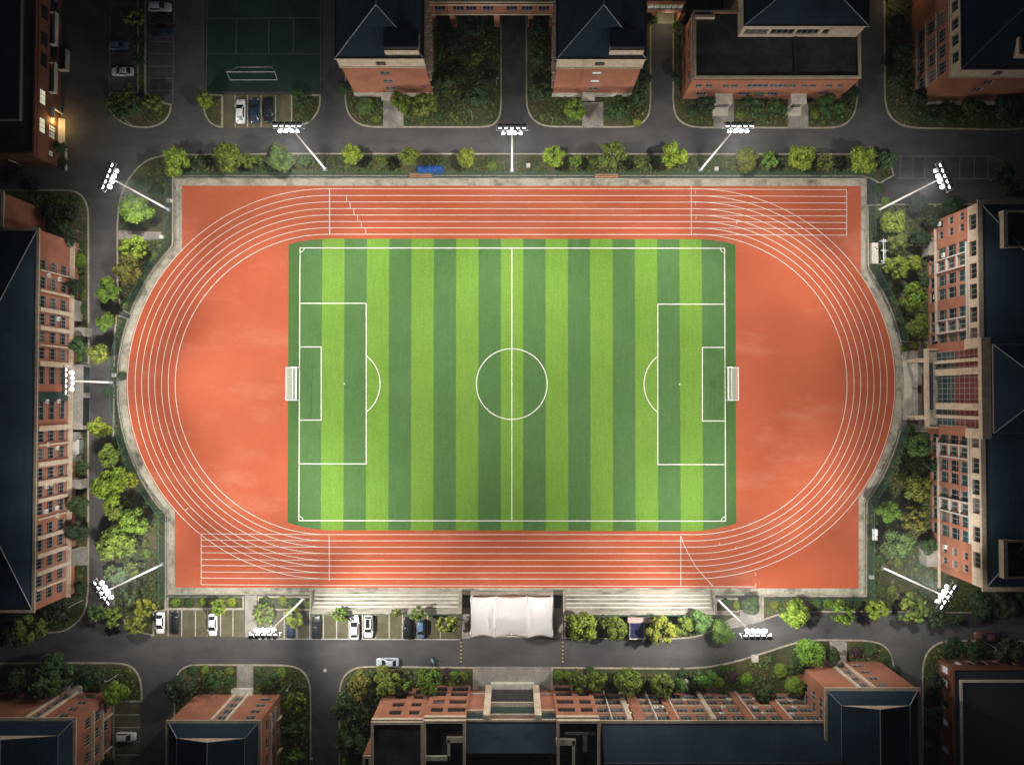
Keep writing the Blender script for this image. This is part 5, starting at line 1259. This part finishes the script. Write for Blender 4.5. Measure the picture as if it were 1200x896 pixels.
def tree(px, py, r, tone, anchor, kind='tree', style=None, h=None, group=None):
    """px, py, r = crown centre and radius in photo px"""
    i = NT[0]; NT[0] += 1
    R_ = r * PXM * .97; shrub = kind == 'shrub'
    h = h or (R_*.75 if shrub else min(8.5, 2.6 + R_*1.35)); zc = h*.45 if shrub else h - R_*.62
    p = G(px, py, zc); style = style or ('round' if shrub else 'std')
    pool = {'std': CROWNS, 'wild': WILD, 'round': ROUND}[style]; me = pool[i % len(pool)]
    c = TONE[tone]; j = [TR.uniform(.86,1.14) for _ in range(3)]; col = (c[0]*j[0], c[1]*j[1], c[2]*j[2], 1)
    lab = WORD[tone] + (' ' if kind else '') + kind + ' ' + anchor
    grp = group or ('shrubs in the beds' if shrub else 'trees round the sports ground')
    if shrub:
        o = bpy.data.objects.new('shrub', me); COL.objects.link(o); tag(o, lab, 'shrub', grp)
        o.location = (p.x, p.y, zc); o.scale = (R_, R_*TR.uniform(.9,1.1), max(h*.62, R_*.45)); o.rotation_euler.z = TR.uniform(0,6.28); o.color = col; return o
    root = empty('tree', (p.x, p.y, .05), lab, 'tree', grp, rot=TR.uniform(0,6.28))
    o = bpy.data.objects.new('crown', me); COL.objects.link(o); o.parent = root; o.location = (0,0,zc-.05); o.scale = (R_*TR.uniform(.84,1.14), R_*TR.uniform(.88,1.14), R_*TR.uniform(.74,1.0)); o.rotation_euler = (TR.uniform(-.3,.3), TR.uniform(-.3,.3), TR.uniform(0,6.28)); o.color = col
    o = bpy.data.objects.new('trunk', TRUNKS[i % 3]); COL.objects.link(o); o.parent = root; k = zc + R_*.1; o.scale = (max(1.6, R_*.8),)*2 + (k,)
    return root
# verge between the top road and the track, from the left
V = 'behind the top fence, '
for a in [
 (205,187,17,'B', V+'leftmost of its row'), (269,184,18,'G', V+'second large one from the left'), (331,186,18,'T', V+'directly left of the leaning mast'),
 (413,181,13,'B', V+'first right of the leaning mast'), (480,183,14,'G', V+'left above the blue tarpaulin'), (547,184,13,'Y', V+'left of the middle mast'),
 (648,182,15.5,'B', V+'first right of the middle mast'), (717,182,18,'O', V+'above the orange bench'), (788,183,18,'B', V+'left of the right leaning mast'),
 (874,186,17,'O', V+'first right of the right leaning mast'), (940,186,16,'B', V+'upright one near its right end'), (1011,188,18,'Y', V+'large one above the right corner')]: tree(*a)
for a in [
 (292,188,9,'O', V+'small, beside the second large tree'), (303,187,6,'G', V+'tiny one right of the second large tree'), (447,188,8,'O', V+'small one left of the blue tarpaulin'), (357,189,6,'T', V+'small one touching the leaning mast pole'), (675,188,8,'G', V+'small one right of the middle mast'), (749,190,6.5,'O', V+'thin one between two large round trees'),
 (903,188,11,'G', V+'small one before the upright tree'), (967,190,10,'O', V+'ragged one near the right end'), (1041,187,13,'D', V+'at its right end by the car park'), (232,192,8,'D', V+'in shade near its left end')]: tree(*a, style='wild')
for px, py, r, t, a in [(576,195,8,'G','low and spreading left of the middle mast foot'), (695,190,7,'O','low and dull left of the orange bench'), (520,190,5,'D','dark and small above the blue tarpaulin'), (770,192,5,'D','dark and small left of the right leaning mast'), (1028,262,7,'D','dark, inside the upper right fence corner'), (1030,222,9,'D','dark, right of the upper right rim corner'), (1037,235,7,'G','small, by the upper right mast foot')]: tree(px, py, r, t, a, 'shrub')
# left verge
V = 'by the left fence, '
for a in [(161,246,19,'B', V+'round one under the upper left mast arm'), (156,292,18,'Y', V+'brightest, above an olive one'), (150,313,17,'O', V+'olive one below the brightest'), (128,341,15,'G', V+'overhanging the road, upper of three'), (124,377,11.5,'G', V+'overhanging the road, middle of three'), (117,413,14,'O', V+'overhanging the road, just above the short mast'),
          (117,502,15,'B', V+'first below the short mast'), (128,534,14.5,'G', V+'second below the short mast'), (130,570,21,'B', V+'broad one with a smaller one at its right'), (152,563,11,'Y', V+'smaller one right of the broad one'), (132,597,14,'G', V+'shaded one under the broad one'), (154,612,19,'B', V+'bright one nearest the lower fence corner'), (137,635,22,'G', V+'broad one next to the dry grass')]: tree(*a)
for a in [(137,672,15,'T', 'in the glow of the lower left mast, nearer the fence'), (155,668,11,'G', 'in the glow of the lower left mast, right one'), (152,694,17,'D', 'in shade right under the lower left mast lamps'), (113,717,12,'T', 'left below the lower left mast lamps'), (131,722,12,'O', 'at the road edge below the lower left mast lamps'), (170,711,13,'Y', 'beside the low planter left of the white sedan'), (159,731,15,'O', 'dull one left of the leftmost white sedan'), (122,690,10,'D','dark one left of the lower left mast lamps')]: tree(*a, style='wild')
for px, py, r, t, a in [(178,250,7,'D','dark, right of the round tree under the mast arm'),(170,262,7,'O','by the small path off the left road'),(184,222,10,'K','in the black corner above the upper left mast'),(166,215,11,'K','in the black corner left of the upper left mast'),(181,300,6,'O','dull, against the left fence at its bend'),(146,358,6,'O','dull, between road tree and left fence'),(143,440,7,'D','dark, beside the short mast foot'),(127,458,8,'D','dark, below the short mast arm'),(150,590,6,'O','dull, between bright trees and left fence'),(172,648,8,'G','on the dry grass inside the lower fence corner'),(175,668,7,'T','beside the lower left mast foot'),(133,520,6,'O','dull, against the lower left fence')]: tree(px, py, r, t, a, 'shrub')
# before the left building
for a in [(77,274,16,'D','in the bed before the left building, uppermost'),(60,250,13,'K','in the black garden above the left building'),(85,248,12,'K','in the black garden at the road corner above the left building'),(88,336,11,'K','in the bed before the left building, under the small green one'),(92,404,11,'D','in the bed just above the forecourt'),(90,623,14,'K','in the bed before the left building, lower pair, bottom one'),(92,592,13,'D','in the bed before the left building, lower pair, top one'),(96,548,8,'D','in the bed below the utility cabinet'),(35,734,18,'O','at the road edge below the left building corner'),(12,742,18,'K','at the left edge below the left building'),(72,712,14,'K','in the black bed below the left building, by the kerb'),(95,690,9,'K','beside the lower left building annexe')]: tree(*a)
for px, py, r, t, a in [(92,305,11,'G','round and lit before the upper left building'),(95,362,8,'D','low, between annexes of the left building'),(93,420,6,'G','low, at the forecourt edge'),(98,508,5,'D','low, right above the utility cabinet'),(94,541,6,'G','low, under the utility cabinet')]: tree(px, py, r, t, a, 'shrub')
# lower left
for a in [(60,791,25,'D','large, before the lower left corner block'),(103,793,14,'K','right of the large one before the lower left block'),(18,797,16,'K','at the left edge before the lower left block'),(136,813,14,'G','at the corner of the lower left block'),(127,893,10,'K','at the bottom edge beside the white hatchback'),(211,806,16,'K','spreading, left of the middle bottom block'),(250,797,12,'D','before the middle bottom block'),(346,822,15,'G','upper one right of the middle bottom block'),(343,850,16,'D','middle one right of the middle bottom block'),(341,886,15,'G','lowest one right of the middle bottom block'),(317,796,13,'D','at the top right corner of the middle bottom block')]: tree(*a)
for px, py, r, t, a in [(226,785,7,'D','clipped, first of the low row above the middle block'),(240,784,7,'G','clipped, second of the low row above the middle block'),(255,785,7,'D','clipped, third of the low row above the middle block'),(269,786,7,'G','clipped, next to the walk of the middle block'),(268,797,7,'D','round, left of the walk of the middle block'),(303,787,7,'D','round, right of the walk of the middle block'),(330,788,8,'G','in the corner lawn of the middle block'),(20,783,7,'D','low, along the kerb at the far lower left'),(150,786,6,'O','low, in the corner lawn of the lower left block')]: tree(px, py, r, t, a, 'shrub')
# round the long bottom building
for a in [(422,803,19,'O','leaning over the left lane corner'),(406,830,19,'D','beside the lane, left of the long building'),(413,866,23,'D','large, at the left end of the long building'),(415,892,14,'G','at the bottom edge left of the long building'),(452,797,17,'O','beside the silver blue sedan'),(472,804,11,'G','small, right under the silver blue sedan'),(502,797,18,'G','bright crowned, before the left flat roofed wing'),(440,815,14,'D','in shade before the left flat roofed wing')]: tree(*a)
for a in [(678,798,14,'O','right of the plaza, left of the pair'),(699,797,14,'G','right of the plaza, right of the pair'),(736,800,18,'G','tall, before the long building, fourth from the plaza'),(777,803,18,'O','greyish, before the long building, beside a white box'),(797,802,9,'T','narrow one touching the greyish tree'),(826,796,13,'T','bluish one left of the round yellow shrub'),(895,811,14,'D','dark one before the right part of the long building'),(947,763,18,'G','at the corner where the kerb bends, upper one'),(935,777,15,'D','at the corner where the kerb bends, lower one'),(976,769,10,'D','left of the short walk to the east wing')]: tree(*a)
tree(931,802,16,'G','dense round one in the inner corner of the long building', style='round')
for px, py, r, t, a in [(531,792,8,'G','clipped, left of a pair at the plaza'),(543,792,8,'G','clipped, right of a pair at the plaza'),(524,788,7,'P','round, beside the clipped pair at the plaza'),(528,801,7,'Y','bright, under the purple shrub'),(654,791,8,'G','clipped, at the right edge of the plaza'),(665,791,7,'G','clipped, second right of the plaza'),(691,784,7,'D','dark, at the kerb right of the plaza'),(672,810,8,'Y','bright, low before the right flat roofed wing'),(843,798,8,'Y','round and bright on the slope before the long building'),(858,792,9,'P','dull reddish, right of the round bright one'),(874,795,10,'G','tall, on the slope right of the reddish one'),(812,812,7,'D','dark, under the bluish tree'),(716,800,8,'K','in the dark gap before the long building'),(757,802,8,'K','in the dark gap left of the greyish tree'),(850,812,7,'D','dark, along the wall of the long building'),(915,785,11,'G','on the slope left of the kerb bend'),(845,785,9,'D','low, on the slope below the kerb'),(800,788,7,'D','low, at the kerb above the white box'),(1003,764,9,'P','dark, right of the walk to the east wing'),(1020,762,11,'D','large, before the east wing'),(1036,770,9,'D','at the corner of the east wing bed'),(1050,786,8,'K','beside the lane at the east wing')]: tree(px, py, r, t, a, 'shrub')
# bottom strip, canopy side
for a in [(681,733,19,'B','first right of the canopy, broad and bright'),(718,735,18,'G','second right of the canopy'),(776,740,18,'B','right of the small booth'),(801,733,12,'G','behind the bright one right of the booth'),(823,728,14,'T','under the right end of the right bleacher'),(846,739,16,'G','beside the lamps of the lower right leaning mast'),(880,709,12,'D','right of the foot of the lower right leaning mast')]: tree(*a)
tree(933,719,20,'Y','large and brightest, right of the concrete path to the track')
for a in [(526,730,14,'B','between the parked cars and the canopy'),(489,718,10,'G','over the blue grey hatchback'),(464,717,7,'G','small, at the rail of the left bleacher'),(397,720,10,'G','between black sedan and white sedan'),(346,724,12,'Y','over the nose of the navy car'),(310,719,14,'G','left of the leaning mast over the bays'),(257,712,11,'G','over the nose of the white sedan')]: tree(*a, style='wild')
for px, py, r, t, a in [(206,705,7,'G','in the low planter, first from the left'),(222,706,7,'D','in the low planter, second from the left'),(238,705,6,'G','in the low planter, third from the left'),(272,705,7,'Y','in the low planter, rightmost'),(312,704,7,'D','in the square planter, left one'),(331,703,7,'Y','in the square planter, yellow middle one'),(344,705,7,'D','in the square planter, right of the yellow one'),(360,707,6,'G','in the square planter by the bleacher wall'),(850,706,7,'D','in the planter under the lower right leaning mast'),(864,709,8,'G','beside the path right of the right bleacher')]: tree(px, py, r, t, a, 'shrub')
for a in [(985,717,16,'G','below the fence at the lower right, greyish'),(1027,716,12,'Y','below the fence end, small and yellowish'),(1068,712,20,'O','broad, below the lower right mast arm'),(1098,722,15,'D','under the lower right mast lamps'),(1120,725,10,'D','small, right of the lower right mast lamps'),(1085,690,10,'D','behind the lower right mast lamps')]: tree(*a, style='wild')
for px, py, r, t, a in [(958,708,9,'D','low, right of the brightest tree'),(1004,708,9,'D','low, between two trees under the fence'),(908,708,7,'O','low, at the path corner left of the brightest tree'),(1045,690,8,'O','dry, under the lower right mast arm'),(1030,690,7,'D','dark, at the fence by the lower right mast'),(970,706,8,'G','low, in the strip under the lower right fence')]: tree(px, py, r, t, a, 'shrub')
for a in [(1150,707,15,'K','on the dark road edge, left of the row under the right building'),(1175,708,16,'K','on the dark road edge, middle of the row under the right building'),(1196,706,15,'K','on the dark road edge, right of the row under the right building')]: tree(*a)
# right verge
V = 'by the right fence, '
for a in [(1047,260,17,'B', V+'uppermost, below the mast foot'),(1050,285,14,'O', V+'dull one below the uppermost'),(1050,315,15,'B', V+'bright one beside the white rack'),(1072,308,12,'Y', V+'bright, touching its left neighbour'),(1072,350,19,'G', V+'largest above the terrace'),(1076,381,13,'O', V+'dull one under the largest'),
          (1075,523,17,'T', V+'first large one below the terrace'),(1075,572,19,'O', V+'broad olive one halfway down'),(1040,599,15,'G', V+'left one beside the ragged olive one'),(1050,636,19,'T', V+'broad one near the white board')]: tree(*a)
tree(1072,609,18,'O', V+'ragged and pale, in front of the facade', style='wild')
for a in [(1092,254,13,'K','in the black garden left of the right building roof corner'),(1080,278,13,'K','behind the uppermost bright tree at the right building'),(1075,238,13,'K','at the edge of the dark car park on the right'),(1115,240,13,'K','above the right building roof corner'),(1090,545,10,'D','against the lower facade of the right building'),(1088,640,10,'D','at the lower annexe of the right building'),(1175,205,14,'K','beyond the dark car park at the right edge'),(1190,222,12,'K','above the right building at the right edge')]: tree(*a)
for px, py, r, t, a in [(1072,404,5.5,'B','round and bright beside the terrace'),(1059,408,6,'G','round, at the fence end by the terrace'),(1087,406,5,'Y','bright, against the pavilion corner'),(1066,503,8,'O','olive, below the terrace steps'),(1058,560,9,'O','dry, on the slope inside the right bend'),(1062,585,7,'D','dark, left of the broad olive tree'),(1031,656,9,'D','dark, at the fence near the lower right mast'),(1052,660,8,'O','dull, on the grass near the lower right mast'),(1038,640,7,'G','small, beside the white board post'),(1060,335,7,'D','dark, left of the largest tree above the terrace'),(1085,330,8,'D','dark, against the upper facade of the right building')]: tree(px, py, r, t, a, 'shrub')
# gardens of the blocks north of the road
for a in [(470,121,15,'G','before the brick front left of the dark garden, left one'),(497,122,18,'G','before the brick front left of the dark garden, right one'),(560,112,14,'D','large, in the dark garden between the tall blocks'),(557,66,9,'O','thin, in the middle of the dark garden'),(555,30,14,'K','at the upper end of the dark garden'),(533,50,12,'K','left of the thin one in the dark garden'),(518,100,12,'D','beside the east wall of the left tall block'),(537,88,11,'K','in the middle of the dark garden near the wall'),(575,90,11,'K','at the lane side of the dark garden'),
          (632,107,14,'D','left of the green windowed block, lower'),(630,66,11,'D','left of the green windowed block, middle'),(628,30,11,'K','left of the green windowed block, upper'),(675,127,14,'G','before the green windowed block, left of its walk'),(723,127,16,'D','before the green windowed block, right of its walk'),(748,115,13,'D','right front corner of the green windowed block'),(755,90,9,'K','right wall of the green windowed block'),
          (765,22,7,'D','left of the bright passage'),(792,30,6,'G','right of the bright passage'),(792,88,8,'K','at the left wall of the wide hall')]: tree(*a)
for a in [(827,122,12,'D','left front of the wide hall'),(880,126,13,'D','right of the left porch of the wide hall'),(911,127,12,'D','left of the right porch of the wide hall'),(972,125,15,'D','right front of the wide hall'),(998,110,10,'K','right corner of the wide hall')]: tree(*a)
for px, py, r, t, a in [(402,103,10,'D','at the left corner of the left tall block'),(428,124,13,'T','bluish, before the left tall block'),(441,140,7,'G','round and clipped at the road before the left tall block'),(515,135,8,'D','at the kerb right of the left tall block trees'),(746,143,7,'Y','yellowish, at the kerb right of the green windowed block'),(655,140,8,'D','at the kerb left of the walk to the green windowed block'),(812,132,9,'D','at the kerb left of the wide hall'),(895,138,8,'D','at the kerb between the hall walks'),(955,135,8,'G','small, right of the right hall walk'),(868,135,8,'O','small, right of the left hall walk'),(985,138,8,'D','at the right kerb corner of the wide hall')]: tree(px, py, r, t, a, 'shrub')
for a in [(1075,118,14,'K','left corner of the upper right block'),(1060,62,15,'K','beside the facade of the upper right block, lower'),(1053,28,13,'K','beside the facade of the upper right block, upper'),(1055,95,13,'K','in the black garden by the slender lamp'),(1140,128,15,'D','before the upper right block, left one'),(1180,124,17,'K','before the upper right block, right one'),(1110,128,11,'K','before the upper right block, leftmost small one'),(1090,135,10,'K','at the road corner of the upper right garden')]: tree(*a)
# dark car park
for a in [(148,112,13,'O','on the round island, top left of the clump'),(179,121,13,'O','on the round island, right of the clump'),(133,124,12,'D','on the round island, left of the clump'),(157,124,13,'D','on the round island, middle of the clump'),(143,135,9,'D','on the round island, lowest of the clump'),(155,20,13,'O','between the two rows of the dark car park'),(158,48,10,'K','between the rows beside the dull blue car'),(163,68,8,'K','on the planted strip above the white striped car')]: tree(*a, style='wild')
for a in [(239,117,11.5,'B','at the lower left corner of the dark court'),(353,116,12,'D','right of the bays below the dark court'),(69,172,8,'D','below the glowing entrance')]: tree(*a)
for px, py, r, t, a in [(66,20,7,'K','by the upper balcony of the upper left block'),(68,60,7,'K','by the ramp wall of the upper left block'),(72,190,8,'K','at the corner of the upper left block'),(40,215,11,'K','in the black gap above the left building'),(20,205,12,'K','in the black gap at the left edge'),(360,138,7,'D','at the kerb right of the court bays')]: tree(px, py, r, t, a, 'shrub')
# lower right bed
for a in [(1118,758,12,'K','in the lower right bed, first by the kerb'),(1144,763,13,'K','in the lower right bed, second by the kerb'),(1184,760,16,'K','in the lower right bed, large right one'),(1095,800,13,'K','at the left wall of the low dark block, upper'),(1096,838,12,'K','at the left wall of the low dark block, middle')]: tree(*a)
for px, py, r, t, a in [(1168,760,6,'D','small, in the lower right bed'),(1090,870,8,'G','lit, at the left wall of the low dark block'),(1094,890,8,'D','at the bottom edge by the low dark block')]: tree(px, py, r, t, a, 'shrub')

# ------------------------------------------------------------------ low ground cover in the beds (one mass)
def inside(pt, P):
    x, y = pt; c = False; j = len(P)-1
    for i in range(len(P)):
        if (P[i][1] > y) != (P[j][1] > y) and x < (P[j][0]-P[i][0])*(y-P[i][1])/(P[j][1]-P[i][1]) + P[i][0]: c = not c
        j = i
    return c
from mathutils import noise as mnoise
BLD = []
for o in COL.objects:
    if o.type == 'MESH' and o.name.startswith('wall') and o.parent and o.parent.get('category') == 'building':
        bb = [o.matrix_basis @ Vector(c) + o.parent.location for c in o.bound_box]; BLD.append((min(v.x for v in bb)-.5, max(v.x for v in bb)+.5, min(v.y for v in bb)-.5, max(v.y for v in bb)+.5))
PATHS = [(a, b_) for a, b_ in ()]
hard = [o for o in COL.objects if o.name.split('.')[0] in ('path', 'plaza', 'parking_bay')]
HB = [(min(v.co.x for v in o.data.vertices)-.3, max(v.co.x for v in o.data.vertices)+.3, min(v.co.y for v in o.data.vertices)-.3, max(v.co.y for v in o.data.vertices)+.3) for o in hard]
def cover(name, n_each, zmax, size, tone, thr, lab, seed):
    g = random.Random(seed); V, F_ = [], []
    for P in LAWN_POLYS:
        Q = offset_poly(P, .9); xs, ys = [p[0] for p in Q], [p[1] for p in Q]; x0, x1, y0, y1 = max(min(xs),-135), min(max(xs),135), max(min(ys),-98), min(max(ys),102)
        if x1 <= x0 or y1 <= y0: continue
        for _ in range(int((x1-x0)*(y1-y0)*n_each)):
            x, y = g.uniform(x0,x1), g.uniform(y0,y1)
            if mnoise.noise(Vector((x*.11+seed, y*.11, 0))) + .5*mnoise.noise(Vector((x*.4, y*.4, seed))) < thr: continue
            if not inside((x,y), Q) or any(b_[0] < x < b_[1] and b_[2] < y < b_[3] for b_ in BLD) or any(b_[0] < x < b_[1] and b_[2] < y < b_[3] for b_ in HB): continue
            z = .1 + g.uniform(.05, zmax); s_ = size*g.uniform(.6,1.4); a = g.uniform(0,6.28); t = Vector((math.cos(a), math.sin(a), g.uniform(-.5,.5)))*s_; u = Vector((-math.sin(a), math.cos(a), g.uniform(-.5,.5)))*s_*.7; c = Vector((x,y,z)); k = len(V)
            V += [c+t, c+u, c-t, c-u]; F_.append((k,k+1,k+2,k+3))
    me = bpy.data.meshes.new(name); me.from_pydata(V, [], F_); me.materials.append(M['foliage']); o = bpy.data.objects.new(name, me); COL.objects.link(o); o.color = (*tone, 1)
    tag(o, lab, 'ground cover', kind='stuff')
cover('undergrowth', 4.2, .8, .34, (.052,.080,.020), -.12, 'low dark green undergrowth covering the beds', 3)
cover('scrub', 2.6, 1.1, .30, (.085,.092,.026), .04, 'olive brown scrub between the trees', 21)
cover('dry_grass', 1.6, .22, .22, (.13,.105,.045), .12, 'thin dry grass patches on the lawns', 9)
dups = {k: v for k, v in LABELS.items() if len(v) > 1}
if dups: print('DUP LABELS', dups)
long_ = [k for k in LABELS if len(k.split()) > 16 or len(k.split()) < 4]
if long_: print('BAD LENGTH', long_)
# ================================================================== thin night haze that glows round the lamps
m = bpy.data.materials.new('haze'); m.use_nodes = True; n = m.node_tree.nodes; n.remove(n['Principled BSDF'])
v = n.new('ShaderNodeVolumePrincipled'); v.inputs['Color'].default_value = (.86, .92, 1, 1); v.inputs['Density'].default_value = .0003; v.inputs['Anisotropy'].default_value = .0
m.node_tree.links.new(v.outputs[0], n['Material Output'].inputs['Volume']); M['haze'] = m
bm = bmesh.new(); box(bm, -1600, -1600, -1.2, 1600, 1600, HC + 14)
tag(finish(bm, 'haze', 'haze'), 'thin night haze over the sports ground', kind='stuff')
S.cycles.volume_bounces = 0; S.cycles.volume_max_steps = 64
